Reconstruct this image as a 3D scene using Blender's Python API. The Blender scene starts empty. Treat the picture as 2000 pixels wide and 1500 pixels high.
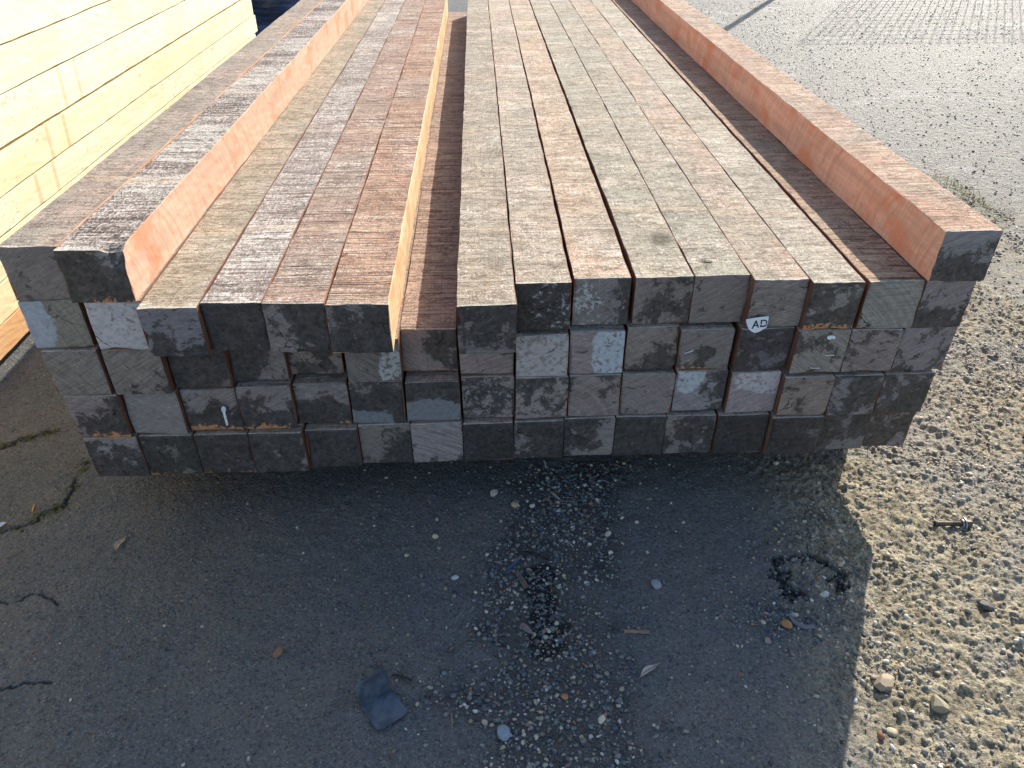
import bpy, math, random
import numpy as np
from mathutils import Vector

random.seed(7)
rng = np.random.default_rng(11)
sc = bpy.context.scene
COL = sc.collection
R = math.radians

# ------------------------------------------------------------------ camera
cd = bpy.data.cameras.new('camera')
cam = bpy.data.objects.new('camera', cd)
COL.objects.link(cam)
sc.camera = cam
CAM = (0.0, 0.0, 1.725)
PITCH, YAW, FPX = 35.206, 2.636, 1497.8
cam.location = CAM
cam.rotation_euler = (R(90 - PITCH), 0, R(-YAW))
cd.sensor_width = 36.0
cd.lens = FPX / 2000 * 36.0
cd.clip_start = 0.05
cd.clip_end = 500

# ------------------------------------------------------------------ sky, sun, exposure
SUNV = Vector((0.84, 1.42, 1.0)).normalized()
ELEV = math.asin(SUNV.z)
AZ = math.atan2(SUNV.x, SUNV.y)
w = bpy.data.worlds.new('World')
sc.world = w
w.use_nodes = True
sky = w.node_tree.nodes.new('ShaderNodeTexSky')
sky.sky_type = 'NISHITA'
sky.sun_disc = False
sky.sun_elevation = ELEV
sky.sun_rotation = AZ
sky.dust_density = 1.0
w.node_tree.links.new(sky.outputs[0], w.node_tree.nodes['Background'].inputs[0])
w.node_tree.nodes['Background'].inputs[1].default_value = 0.125
sl = bpy.data.lights.new('sun', 'SUN')
sl.energy = 4.3
sl.angle = R(0.5)
sl.color = (1.0, 0.93, 0.82)
sun = bpy.data.objects.new('sun', sl)
COL.objects.link(sun)
sun.rotation_euler = SUNV.to_track_quat('Z', 'Y').to_euler()
sun.location = (8, 13, 11)
sc.view_settings.view_transform = 'Standard'
sc.view_settings.look = 'None'
sc.view_settings.gamma = 1
sc.view_settings.exposure = 1.0

# ------------------------------------------------------------------ helpers
def gp(px, py, z=0.0):
    """ground point seen at a photo pixel (authoring aid for things lying on the ground)"""
    p, y = R(PITCH), R(YAW)
    fw = np.array([math.sin(y) * math.cos(p), math.cos(y) * math.cos(p), -math.sin(p)])
    r = np.array([math.cos(y), -math.sin(y), 0.0])
    u = np.cross(r, fw)
    d = fw + r * (px - 1000) / FPX - u * (py - 750) / FPX
    t = (z - CAM[2]) / d[2]
    return (float(d[0] * t), float(d[1] * t))

def tag(o, label=None, cat=None, group=None, kind=None):
    if label: o['label'] = label
    if cat: o['category'] = cat
    if group: o['group'] = group
    if kind: o['kind'] = kind
    return o

def mesh_obj(name, verts, faces, mat=None, parent=None, loc=(0, 0, 0), smooth=False):
    me = bpy.data.meshes.new(name)
    me.from_pydata([tuple(v) for v in verts], [], [tuple(f) for f in faces])
    me.update()
    if mat: me.materials.append(mat)
    if smooth: me.shade_smooth()
    o = bpy.data.objects.new(name, me)
    o.location = loc
    COL.objects.link(o)
    if parent: o.parent = parent
    return o

def big_mesh(name, V, T, mat, smooth=False):
    """V (n,3) floats, T (m,k) ints, all faces with k corners"""
    me = bpy.data.meshes.new(name)
    n, m, k = len(V), len(T), T.shape[1]
    me.vertices.add(n)
    me.vertices.foreach_set('co', V.astype(np.float32).ravel())
    me.loops.add(m * k)
    me.loops.foreach_set('vertex_index', T.astype(np.int32).ravel())
    me.polygons.add(m)
    me.polygons.foreach_set('loop_start', np.arange(0, m * k, k, dtype=np.int32))
    me.polygons.foreach_set('loop_total', np.full(m, k, dtype=np.int32))
    me.update(calc_edges=True)
    if smooth: me.shade_smooth()
    me.materials.append(mat)
    o = bpy.data.objects.new(name, me)
    COL.objects.link(o)
    return o

def attr_const(me, name, rgba):
    a = me.attributes.new(name, 'FLOAT_COLOR', 'POINT')
    a.data.foreach_set('color', np.tile(np.array(rgba, dtype=np.float32), len(me.vertices)))

def attr_arr(me, name, arr):
    a = me.attributes.new(name, 'FLOAT_COLOR', 'POINT')
    a.data.foreach_set('color', arr.astype(np.float32).ravel())

class VN:
    """tileless value noise on numpy arrays"""
    def __init__(s, seed):
        g = np.random.default_rng(seed)
        s.t = g.random((256, 256))
    def __call__(s, x, y):
        xi = np.floor(x).astype(int); yi = np.floor(y).astype(int)
        fx = x - xi; fy = y - yi
        fx = fx * fx * (3 - 2 * fx); fy = fy * fy * (3 - 2 * fy)
        a = s.t[xi & 255, yi & 255]; b = s.t[(xi + 1) & 255, yi & 255]
        c = s.t[xi & 255, (yi + 1) & 255]; d = s.t[(xi + 1) & 255, (yi + 1) & 255]
        return (a * (1 - fx) + b * fx) * (1 - fy) + (c * (1 - fx) + d * fx) * fy
    def fbm(s, x, y, o=4):
        v = 0; a = .5; n = 0
        for i in range(o):
            v = v + a * s(x * 2 ** i + 17.3 * i, y * 2 ** i + 9.1 * i); n += a; a *= .5
        return v / n
N1, N2, N3 = VN(1), VN(2), VN(3)

def sstep(a, b, x):
    t = np.clip((x - a) / (b - a), 0, 1)
    return t * t * (3 - 2 * t)

# ---- node shorthand
class NB:
    def __init__(s, name):
        s.m = bpy.data.materials.new(name); s.m.use_nodes = True
        s.t = s.m.node_tree; s.N = s.t.nodes; s.L = s.t.links
        s.b = s.N['Principled BSDF']
    def put(s, sock, v):
        if v is None: return
        if isinstance(v, (int, float)): sock.default_value = v
        elif isinstance(v, (tuple, list)):
            v = tuple(v)
            if len(sock.default_value) == 4 and len(v) == 3: v = v + (1,)
            sock.default_value = v
        else: s.L.new(v, sock)
    def obj(s): return s.N.new('ShaderNodeTexCoord').outputs['Object']
    def attr(s, n):
        a = s.N.new('ShaderNodeAttribute'); a.attribute_name = n; return a
    def math(s, op, a, b=None, c=None, clamp=False):
        n = s.N.new('ShaderNodeMath'); n.operation = op; n.use_clamp = clamp
        s.put(n.inputs[0], a); s.put(n.inputs[1], b); s.put(n.inputs[2], c)
        return n.outputs[0]
    def vmath(s, op, a, b):
        n = s.N.new('ShaderNodeVectorMath'); n.operation = op
        s.put(n.inputs[0], a); s.put(n.inputs[1], b)
        return n.outputs[0]
    def noise(s, vec, scale, detail=4, rough=.55, dist=0, out=0):
        n = s.N.new('ShaderNodeTexNoise')
        s.put(n.inputs['Vector'], vec)
        n.inputs['Scale'].default_value = scale; n.inputs['Detail'].default_value = detail
        n.inputs['Roughness'].default_value = rough; n.inputs['Distortion'].default_value = dist
        return n.outputs[out]
    def voro(s, vec, scale, feature='F1', out='Distance', rand=1):
        n = s.N.new('ShaderNodeTexVoronoi'); n.feature = feature
        s.put(n.inputs['Vector'], vec); n.inputs['Scale'].default_value = scale
        n.inputs['Randomness'].default_value = rand
        return n.outputs[out]
    def ss(s, v, a, b, lo=0., hi=1.):
        n = s.N.new('ShaderNodeMapRange'); n.interpolation_type = 'SMOOTHSTEP'
        s.put(n.inputs[0], v); s.put(n.inputs[1], a); s.put(n.inputs[2], b)
        s.put(n.inputs[3], lo); s.put(n.inputs[4], hi)
        return n.outputs[0]
    def mix(s, f, a, b, mode='MIX'):
        n = s.N.new('ShaderNodeMix'); n.data_type = 'RGBA'; n.blend_type = mode
        s.put(n.inputs[0], f); s.put(n.inputs[6], a); s.put(n.inputs[7], b)
        return n.outputs[2]
    def sep(s, v):
        n = s.N.new('ShaderNodeSeparateXYZ'); s.put(n.inputs[0], v); return n.outputs
    def comb(s, x, y, z):
        n = s.N.new('ShaderNodeCombineXYZ')
        for i, v in enumerate((x, y, z)): s.put(n.inputs[i], v)
        return n.outputs[0]
    def bump(s, h, dist, strength=1.0, normal=None):
        n = s.N.new('ShaderNodeBump'); s.put(n.inputs['Height'], h)
        n.inputs['Distance'].default_value = dist; n.inputs['Strength'].default_value = strength
        if normal is not None: s.L.new(normal, n.inputs['Normal'])
        return n.outputs[0]
    def fin(s, col, rough=.8, normal=None, spec=.3):
        s.put(s.b.inputs['Base Color'], col); s.put(s.b.inputs['Roughness'], rough)
        s.b.inputs['Specular IOR Level'].default_value = spec
        if normal is not None: s.L.new(normal, s.b.inputs['Normal'])
        return s.m

def seeded(nb, seed_sock):
    o = nb.obj()
    sv = nb.vmath('MULTIPLY', seed_sock, (37.0, 53.0, 71.0))
    return o, nb.vmath('ADD', o, sv)

# ---- weathered, band-sawn top of a beam
def mat_weathered():
    b = NB('weathered_wood')
    t1, t2, mv = b.attr('tone').outputs['Color'], b.attr('tone2').outputs['Color'], b.attr('look')
    seed = b.comb(mv.outputs['Alpha'], mv.outputs['Alpha'], mv.outputs['Alpha'])
    lk = b.sep(mv.outputs['Vector'])         # x: streaks, y: crust, z: patches
    o, P = seeded(b, seed)
    warp = b.noise(P, 5, 2)
    Pw = b.vmath('ADD', P, b.vmath('MULTIPLY', b.comb(0, warp, 0), (0, .02, 0)))
    streak = b.noise(b.vmath('MULTIPLY', Pw, (7, 150, 7)), 1, 5, .62)
    cuts = b.noise(b.vmath('MULTIPLY', Pw, (1.3, 150, 4)), 1, 3, .55)
    band = b.noise(b.vmath('MULTIPLY', Pw, (2.5, 9, 2.5)), 1, 5, .6)
    patch = b.noise(b.vmath('MULTIPLY', P, (6, 2.6, 4)), 1, 5, .62)
    fine = b.noise(P, 190, 4, .7)
    crk = b.noise(b.vmath('MULTIPLY', P, (150, 75, 100)), 1, 4, .65, .8)
    grain = b.noise(b.vmath('MULTIPLY', P, (260, 5, 260)), 1, 3, .6)
    f = b.ss(b.math('ADD', b.math('MULTIPLY', patch, .6), b.math('MULTIPLY', band, .4)), .40, .62)
    c = b.mix(b.math('MULTIPLY', f, lk[2]), t1, t2)
    # general value breakup
    v = b.math('ADD', b.math('MULTIPLY', band, 0.9), b.math('MULTIPLY', patch, .5))
    c = b.mix(1, c, b.comb(*[b.ss(v,   .35, 1.05, .78, 1.20)] * 3), 'MULTIPLY')
    # greenish-grey algae film
    film = b.ss(b.noise(P, 2.2, 3), .5, .68)
    c = b.mix(b.math('MULTIPLY', film, .35), c, (.30, .285, .235))
    # crust of dried sealer / mill fur
    cm = b.math('ADD', b.math('MULTIPLY', crk, .65), b.math('ADD', b.math('MULTIPLY', streak, .35), b.math('MULTIPLY', b.math('SUBTRACT', band, .5), .34)))
    thr = b.math('SUBTRACT', .66, b.math('MULTIPLY', lk[1], .22))
    cmask = b.ss(cm, thr, b.math('ADD', thr, .06))
    c = b.mix(b.math('MULTIPLY', cmask, .78), c, (.64, .59, .53))
    # dark saw lines across the beam
    s1 = b.ss(streak, .47, .36)
    c2 = b.ss(cuts, .435, .375)
    sm = b.math('MAXIMUM', b.math('MULTIPLY', s1, .40), c2)
    gate = b.ss(b.noise(b.vmath('MULTIPLY', P, (5, 7, 5)), 1, 3), .36, .56)
    sm = b.math('MULTIPLY', b.math('MULTIPLY', sm, lk[0]), b.math('ADD', .35, b.math('MULTIPLY', gate, .65)))
    c = b.mix(sm, c, b.mix(.86, c, (.035, .02, .018), 'MIX'))
    hl = b.math('MULTIPLY', b.ss(cuts, .585, .64), lk[0])
    c = b.mix(b.math('MULTIPLY', hl, .40), c, (.60, .50, .42))
    # crackle pits
    pit = b.ss(fine, .44, .34)
    c = b.mix(b.math('MULTIPLY', pit, .55), c, (.07, .05, .04))
    c = b.mix(b.math('MULTIPLY', b.ss(grain, .5, .38), .22), c, (.10, .08, .06))
    # pale bands where stickers lay across the pack (object y = distance from the sawn end)
    oy = b.sep(o)[1]
    yy = b.math('ADD', oy, b.math('MULTIPLY', b.math('SUBTRACT', b.noise(P, 25, 2), .5), .010))
    st = None
    for k in (.47, 1.43, 2.88, 4.14):
        m = b.ss(b.math('ABSOLUTE', b.math('SUBTRACT', yy, k)), .022, .016)
        st = m if st is None else b.math('MAXIMUM', st, m)
    c = b.mix(b.math('MULTIPLY', st, .38), c, (.50, .37, .25))
    # fine crazing and fur, dark in the hollows
    cz = b.noise(b.vmath('MULTIPLY', P, (58, 120, 60)), 1, 3, .6, 1.6)
    cz2 = b.noise(b.vmath('MULTIPLY', P, (20, 46, 20)), 1, 5, .68, 1.0)
    czm = b.math('MULTIPLY', b.ss(b.math('ABSOLUTE', b.math('SUBTRACT', cz, .5)), .05, .012), b.ss(cz2, .62, .42, .15, 1))
    c = b.mix(b.math('MULTIPLY', czm, .62), c, b.mix(1, c, (.22, .17, .15), 'MULTIPLY'))
    c = b.mix(b.math('MULTIPLY', b.ss(cz2, .50, .36), .50), c, b.mix(1, c, (.50, .44, .41), 'MULTIPLY'))
    lc = b.voro(b.vmath('ADD', b.vmath('MULTIPLY', P, (1.6, .8, 1)), b.vmath('MULTIPLY', b.noise(P, 30, 3, .6, 0, 1), (.05, .05, 0))), 22, 'DISTANCE_TO_EDGE')
    lcm = b.math('MULTIPLY', b.ss(lc, .02, .006), b.ss(b.noise(P, 12, 2), .52, .60))
    c = b.mix(b.math('MULTIPLY', lcm, .6), c, (.05, .04, .03))
    # raised pale fibres along the sawn front edge, with the sun they catch painted in
    fe = b.ss(b.math('ADD', oy, b.math('MULTIPLY', b.math('SUBTRACT', fine, .5), .03)), .010, .003)
    c = b.mix(b.math('MULTIPLY', fe, .55), c, (.60, .55, .46))
    # stains / knots (object-space position carried by the mesh)
    kn = b.attr('knot')
    kv = b.sep(kn.outputs['Vector'])
    ox = b.sep(o)
    dx = b.math('SUBTRACT', ox[0], kv[0]); dy = b.math('SUBTRACT', ox[1], kv[1])
    d = b.math('SQRT', b.math('ADD', b.math('MULTIPLY', dx, dx), b.math('MULTIPLY', b.math('MULTIPLY', dy, dy), .5)))
    d = b.math('ADD', d, b.math('MULTIPLY', b.math('SUBTRACT', b.noise(P, 60, 3), .5), .02))
    km = b.ss(d, b.math('ADD', kv[2], .001), b.math('MULTIPLY', kv[2], .4))
    c = b.mix(b.math('MULTIPLY', km, .7), c, (.06, .05, .035))
    h = b.math('ADD', b.math('MULTIPLY', streak, .5), b.math('MULTIPLY', fine, .35))
    h = b.math('SUBTRACT', h, b.math('MULTIPLY', sm, .35))
    h = b.math('ADD', h, b.math('MULTIPLY', crk, .30))
    h = b.math('SUBTRACT', h, b.math('MULTIPLY', b.math('MAXIMUM', czm, lcm), .25))
    n = b.bump(h, .006, 1.0)
    c = b.mix(1, c, (1.25, 1.265, 1.245), 'MULTIPLY')
    return b.fin(c, .82, n, .2)

# ---- sawn side of a beam
def mat_side():
    b = NB('fresh_sawn_wood')
    t = b.attr('side_tone').outputs['Color']
    mv = b.attr('look')
    seed = b.comb(mv.outputs['Alpha'], mv.outputs['Alpha'], mv.outputs['Alpha'])
    o, P = seeded(b, seed)
    # near-vertical saw kerfs, slightly slanted, plus growth-ring figure along the beam
    Ps = b.vmath('ADD', P, b.comb(0, b.math('MULTIPLY', b.sep(P)[2], .35), 0))
    kerf = b.noise(b.vmath('MULTIPLY', Ps, (3, 170, 6)), 1, 3, .6)
    fig = b.noise(b.vmath('MULTIPLY', P, (14, 1.6, 22)), 1, 4, .6, .6)
    blot = b.noise(b.vmath('MULTIPLY', P, (7, 5, 7)), 1, 4, .6)
    fuzz = b.noise(P, 220, 3, .7)
    c = b.mix(1, t, b.comb(*[b.ss(b.math('ADD', b.math('MULTIPLY', fig, .6), b.math('MULTIPLY', kerf, .4)), .32, .68, .78, 1.15)] * 3), 'MULTIPLY')
    red = b.mix(1, t, (.95, .62, .48), 'MULTIPLY')
    c = b.mix(b.math('MULTIPLY', b.ss(blot, .50, .66), .8), c, red)
    arc = b.noise(b.vmath('MULTIPLY', b.vmath('ADD', P, b.comb(0, b.math('MULTIPLY', b.math('POWER', b.math('ABSOLUTE', b.sep(o)[2]), 2), 3.5), 0)), (3, 55, 3)), 1, 4, .65)
    c = b.mix(b.math('MULTIPLY', b.ss(arc, .50, .36), .4), c, b.mix(1, t, (.72, .55, .45), 'MULTIPLY'))
    kd = b.voro(b.vmath('MULTIPLY', P, (1, .9, 1)), 2.6)
    c = b.mix(b.math('MULTIPLY', b.ss(kd, .075, .03), .55), c, b.mix(1, t, (.45, .28, .2), 'MULTIPLY'))
    c = b.mix(b.math('MULTIPLY', b.ss(b.noise(b.vmath('MULTIPLY', Ps, (6, 60, 20)), 1, 3), .60, .68), .35), c, b.mix(1, t, (.7, .4, .3), 'MULTIPLY'))
    c = b.mix(b.math('MULTIPLY', b.ss(fuzz, .42, .33), .3), c, b.mix(1, t, (.5, .4, .35), 'MULTIPLY'))
    # ink / dirt specks, only some zones
    z = b.ss(b.noise(P, 2.5, 2), .52, .62)
    sp = b.ss(b.noise(b.vmath('MULTIPLY', P, (60, 35, 60)), 1, 4, .7), .66, .71)
    c = b.mix(b.math('MULTIPLY', b.math('MULTIPLY', z, sp), .6), c, (.12, .07, .04))
    h = b.math('ADD', b.math('MULTIPLY', kerf, .5), b.math('MULTIPLY', fuzz, .35))
    return b.fin(c, .8, b.bump(h, .0022, .8), .2)

# ---- sealed, stained end grain.  u = x/0.155, v = z/0.15 in the end's own space
def mat_end():
    b = NB('sealed_end_grain')
    A = b.attr('end_a'); Bv = b.attr('end_b'); Cv = b.attr('end_c'); G = b.attr('end_grey'); PC = b.attr('patch_tone')
    a = b.sep(A.outputs['Vector']); seedf = A.outputs['Alpha']     # cov, orange, saw
    pb = b.sep(Bv.outputs['Vector']); prv = Bv.outputs['Alpha']    # pu, pv, pru, prv
    cc = b.sep(Cv.outputs['Vector']); pst = Cv.outputs['Alpha']    # gu, gv, angle, patch strength
    seed = b.comb(seedf, seedf, seedf)
    o, P = seeded(b, seed)
    oc = b.sep(o)
    u = b.math('MULTIPLY', oc[0], 1 / .155); v = b.math('MULTIPLY', oc[2], 1 / .15)
    n1 = b.noise(P, 17, 6, .63, .35)
    n2 = b.noise(P, 75, 4, .65)
    n3 = b.noise(P, 420, 3, .6)
    # rotated coordinate for the saw marks
    ca = b.math('COSINE', cc[2]); sa = b.math('SINE', cc[2])
    w1 = b.math('ADD', b.math('MULTIPLY', oc[0], ca), b.math('MULTIPLY', oc[2], sa))
    w2 = b.math('SUBTRACT', b.math('MULTIPLY', oc[2], ca), b.math('MULTIPLY', oc[0], sa))
    saw = b.noise(b.comb(b.math('MULTIPLY', w1, 16), seedf, b.math('MULTIPLY', w2, 230)), 1, 3, .55)
    fib = b.noise(b.comb(b.math('MULTIPLY', w1, 60), seedf, b.math('MULTIPLY', w2, 520)), 1, 2, .5)
    # growth rings: arcs about a pith outside the face
    rx = b.math('SUBTRACT', oc[0], b.math('MULTIPLY', b.math('SUBTRACT', b.math('FRACT', b.math('MULTIPLY', seedf, 7.3)), .5), .5))
    rz = b.math('ADD', oc[2], b.math('MULTIPLY', b.math('FRACT', b.math('MULTIPLY', seedf, 3.7)), .25))
    rr = b.math('SQRT', b.math('ADD', b.math('MULTIPLY', rx, rx), b.math('MULTIPLY', rz, rz)))
    ring = b.noise(b.comb(b.math('ADD', b.math('MULTIPLY', rr, 240), b.math('MULTIPLY', n1, 2)), seedf, 0), 1, 2)
    base = b.mix(1, G.outputs['Color'], b.comb(*[b.ss(b.math('ADD', b.math('MULTIPLY', n2, .5), b.math('MULTIPLY', saw, .5)), .33, .66, .92, 1.38)] * 3), 'MULTIPLY')
    base = b.mix(b.math('MULTIPLY', b.ss(ring, .40, .60), .30), base, (.075, .064, .062))
    base = b.mix(b.math('MULTIPLY', b.ss(b.noise(P, 230, 4, .7), .56, .68), .35), base, (.34, .32, .31))
    # dark sealer coverage with a gradient of its own
    g = b.math('ADD', b.math('MULTIPLY', b.math('SUBTRACT', u, .5), cc[0]), b.math('MULTIPLY', b.math('SUBTRACT', v, .5), cc[1]))
    cv = b.math('ADD', b.math('ADD', b.math('MULTIPLY', n1, .72), b.math('MULTIPLY', n2, .28)), b.math('MULTIPLY', g, .3))
    thr = b.math('SUBTRACT', .635, b.math('MULTIPLY', a[0], .29))
    cm = b.ss(cv, b.math('SUBTRACT', thr, .012), b.math('ADD', thr, .03))
    soft = b.ss(cv, b.math('SUBTRACT', thr, .10), b.math('ADD', thr, .10))
    dark = b.mix(b.ss(n2, .35, .65), (.015, .014, .014), (.043, .039, .038))
    c = b.mix(b.math('MULTIPLY', soft, .35), base, b.mix(1, base, (.55, .52, .52), 'MULTIPLY'))
    # thin haze of sealer over everything, thick where the mask says
    n4 = b.noise(P, 34, 5, .7, .8)
    c = b.mix(b.math('MULTIPLY', b.ss(n4, .50, .66), .35), c, b.mix(1, c, (1.55, 1.5, 1.5), 'MULTIPLY'))
    c = b.mix(b.math('MULTIPLY', cm, b.ss(n4, .3, .68, .94, .66)), c, dark)
    # pale / painted patch
    du = b.math('DIVIDE', b.math('SUBTRACT', u, pb[0]), pb[2]); dv = b.math('DIVIDE', b.math('SUBTRACT', v, pb[1]), prv)
    pd = b.math('SQRT', b.math('ADD', b.math('MULTIPLY', du, du), b.math('MULTIPLY', dv, dv)))
    pd = b.math('ADD', pd, b.math('MULTIPLY', b.math('SUBTRACT', n1, .5), 1.1))
    hole = b.math('ADD', b.math('MULTIPLY', n2, .6), b.math('MULTIPLY', n1, .4))
    pm = b.math('MULTIPLY', b.ss(pd, 1.05, .92), b.ss(hole, b.math('SUBTRACT', .59, b.math('MULTIPLY', pst, .26)), b.math('SUBTRACT', .63, b.math('MULTIPLY', pst, .26))))
    pm = b.math('MULTIPLY', pm, b.ss(pst, .01, .06))
    c = b.mix(b.math('MULTIPLY', pm, .88), c, b.mix(1, PC.outputs['Color'], b.comb(*[b.ss(n2, .3, .7, .8, 1.1)] * 3), 'MULTIPLY'))
    # raw orange wood showing along the broken lower edge
    oe = b.math('SUBTRACT', b.math('ADD', .02, b.math('MULTIPLY', a[1], .26)), v)
    om = b.ss(b.math('ADD', b.math('MULTIPLY', oe, 1.15), b.math('MULTIPLY', b.math('SUBTRACT', b.math('ADD', b.math('MULTIPLY', n2, .5), b.math('MULTIPLY', n1, .5)), .545), 1.25)), .0, .04)
    om = b.math('MULTIPLY', om, b.ss(a[1], .02, .08))
    c = b.mix(om, c, b.mix(b.ss(n2, .35, .6), (.26, .10, .045), (.46, .22, .11)))
    # drying checks
    pw = b.vmath('ADD', P, b.vmath('MULTIPLY', b.noise(P, 22, 3, .6, 0, 1), (.05, .05, .05)))
    crk = b.voro(pw, 8.5, 'DISTANCE_TO_EDGE')
    cg = b.ss(b.noise(P, 9, 2), .56, .62)
    cm2 = b.math('MULTIPLY', b.ss(crk, .014, .004), cg)
    c = b.mix(b.math('MULTIPLY', cm2, .85), c, (.012, .010, .010))
    # flecks
    fl = b.ss(b.noise(P, 130, 2, .5), .73, .76)
    c = b.mix(b.math('MULTIPLY', fl, .55), c, (.34, .33, .31))
    sawamt = a[2]
    h = b.math('MULTIPLY', b.math('ADD', b.math('MULTIPLY', saw, .7), b.math('MULTIPLY', fib, .3)), b.math('ADD', .25, sawamt))
    h = b.math('ADD', h, b.math('MULTIPLY', n3, .18)); h = b.math('SUBTRACT', h, b.math('MULTIPLY', cm2, .8))
    h = b.math('ADD', h, b.math('MULTIPLY', b.math('ADD', pm, om), .12))
    c = b.mix(b.math('MULTIPLY', b.math('MULTIPLY', b.ss(saw, .5, .38), sawamt), .28), c, (.04, .037, .037))
    rough = b.ss(cm, 0, 1, .85, .55)
    return b.fin(c, rough, b.bump(h, .0022, .8), .3)

def simple(name, col, rough=.7, var=.2, scale=60, bumpd=.0008, spec=.4):
    b = NB(name)
    P = b.obj()
    n = b.noise(P, scale, 5, .6)
    c = b.mix(1, col, b.comb(*[b.ss(n, .3, .7, 1 - var, 1 + var)] * 3), 'MULTIPLY')
    return b.fin(c, rough, b.bump(n, bumpd, .6), spec)

M_TOP, M_SIDE, M_END = mat_weathered(), mat_side(), mat_end()

# ------------------------------------------------------------------ ground
# features given where they lie on the ground
GRAVEL = [(gp(x, y), hw) for x, y, hw in ((1120, 960, .17), (1080, 1060, .16), (1050, 1150, .14), (1060, 1230, .17), (1070, 1330, .20), (1080, 1420, .21), (1090, 1520, .21))]
DARKDIRT = [(gp(1060, 1170), .05, .12), (gp(1075, 1240), .06, .07), (gp(1060, 1110), .06, .03)]
RING_C, RING_R = gp(1577, 1125), (.085, .075)
CRACKS = [
    [(-40, 1045), (30, 1030), (90, 1000), (130, 1012), (160, 1070)][:3] + [(125, 985), (170, 900)],
    [(-40, 1168), (20, 1172), (40, 1160), (75, 1163), (110, 1173)],
    [(-40, 1335), (20, 1338), (50, 1332), (90, 1336), (118, 1342)],
    [(-60, 880), (10, 870), (60, 852), (110, 838)],
]
CRACKS = [[gp(*q) for q in c] for c in CRACKS]

def seg_dist(X, Y, pts):
    d = np.full(X.shape, 9.0)
    for (ax, ay), (bx, by) in zip(pts[:-1], pts[1:]):
        vx, vy = bx - ax, by - ay
        t = np.clip(((X - ax) * vx + (Y - ay) * vy) / (vx * vx + vy * vy), 0, 1)
        d = np.minimum(d, np.hypot(X - ax - t * vx, Y - ay - t * vy))
    return d

def gravel_mask(X, Y):
    d = np.full(X.shape, 9.0)
    pts = [g[0] for g in GRAVEL]; hws = [g[1] for g in GRAVEL]
    for i in range(len(pts) - 1):
        (ax, ay), (bx, by) = pts[i], pts[i + 1]
        vx, vy = bx - ax, by - ay
        t = np.clip(((X - ax) * vx + (Y - ay) * vy) / (vx * vx + vy * vy), 0, 1)
        hw = hws[i] * (1 - t) + hws[i + 1] * t
        d = np.minimum(d, np.hypot(X - ax - t * vx, Y - ay - t * vy) / hw)
    n = N1.fbm(X * 9 + 3, Y * 9, 4)
    return sstep(1.40, .60, d + (n - .5) * 1.7)

def sunlit_sand_mask(X, Y):  # sandy ground; its edge tracks the shadow edge, painting in sunlit paleness
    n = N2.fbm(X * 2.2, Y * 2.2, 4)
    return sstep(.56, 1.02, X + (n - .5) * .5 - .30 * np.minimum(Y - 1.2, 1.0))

def ring_mask(X, Y):
    dx, dy = X - RING_C[0], Y - RING_C[1]
    r = (np.abs(dx / RING_R[0]) ** 2.8 + np.abs(dy / RING_R[1]) ** 2.8) ** (1 / 2.8) + (N3.fbm(X * 22, Y * 22, 4) - .5) * .8 + (N1.fbm(X * 90, Y * 90, 2) - .5) * .55
    ang = np.arctan2(dy, dx)
    open_ = sstep(-2.3, -1.7, ang) * (1 - sstep(-.9, -.4, ang))   # gap on the near side
    return sstep(.27, .13, np.abs(r - 1)) * (1 - open_ * .9) * sstep(.26, .42, N2.fbm(X * 30 + 5, Y * 30, 3) + .1)

def dirt_mask(X, Y):
    m = np.zeros(X.shape)
    for (cx, cy), rx, ry in DARKDIRT:
        r = np.hypot((X - cx) / rx, (Y - cy) / ry) + (N3.fbm(X * 18, Y * 18, 3) - .5) * 1.1
        m = np.maximum(m, sstep(1.15, .6, r))
    return m

def crack_mask(X, Y):
    wob = (N1.fbm(X * 26, Y * 26, 3) - .5) * .045 + (N2.fbm(X * 110, Y * 110, 2) - .5) * .012
    d = np.full(X.shape, 9.0)
    for i, c in enumerate(CRACKS):
        d = np.minimum(d, seg_dist(X + wob, Y - wob, c) / (1.7 if i in (0, 3) else .75))
    return sstep(.0050, .0015, d) * sstep(.30, .5, N3.fbm(X * 16, Y * 16, 3) + .12)

def height(X, Y):
    h = (N1.fbm(X * .9, Y * .9, 3) - .5) * .018
    h += (N2.fbm(X * 6, Y * 6, 3) - .5) * .008
    near = sstep(6, 3, Y)
    s = sunlit_sand_mask(X, Y)
    h += near * (N3.fbm(X * 38, Y * 38, 3) - .5) * (.004 + .016 * s)
    h += near * (N2.fbm(X * 95, Y * 95, 2) - .5) * (.0022 + .012 * s)
    h -= .012 * gravel_mask(X, Y) * (.6 + .8 * (N3.fbm(X * 14, Y * 14, 2) - .3))
    h -= .018 * ring_mask(X, Y)
    h -= .010 * dirt_mask(X, Y)
    h -= .011 * crack_mask(X, Y)
    return h

def axis(lo, hi, step, far_lo, far_hi, grow=1.12):
    a = list(np.arange(lo, hi + 1e-6, step))
    s, x = step, hi
    up = []
    while x < far_hi:
        s *= grow; x += s; up.append(x)
    s, x = step, lo
    dn = []
    while x > far_lo:
        s *= grow; x -= s; dn.append(x)
    return np.array(dn[::-1] + a + up)

gx = axis(-2.05, 2.35, .0045, -150, 150)
gy = axis(.72, 2.9, .0045, -60, 220, 1.06)
GX, GY = np.meshgrid(gx, gy)
GZ = height(GX, GY)
nx_, ny_ = len(gx), len(gy)
V = np.stack([GX.ravel(), GY.ravel(), GZ.ravel()], 1)
ii = np.arange(nx_ * ny_).reshape(ny_, nx_)
Q = np.stack([ii[:-1, :-1].ravel(), ii[:-1, 1:].ravel(), ii[1:, 1:].ravel(), ii[1:, :-1].ravel()], 1)

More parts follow.
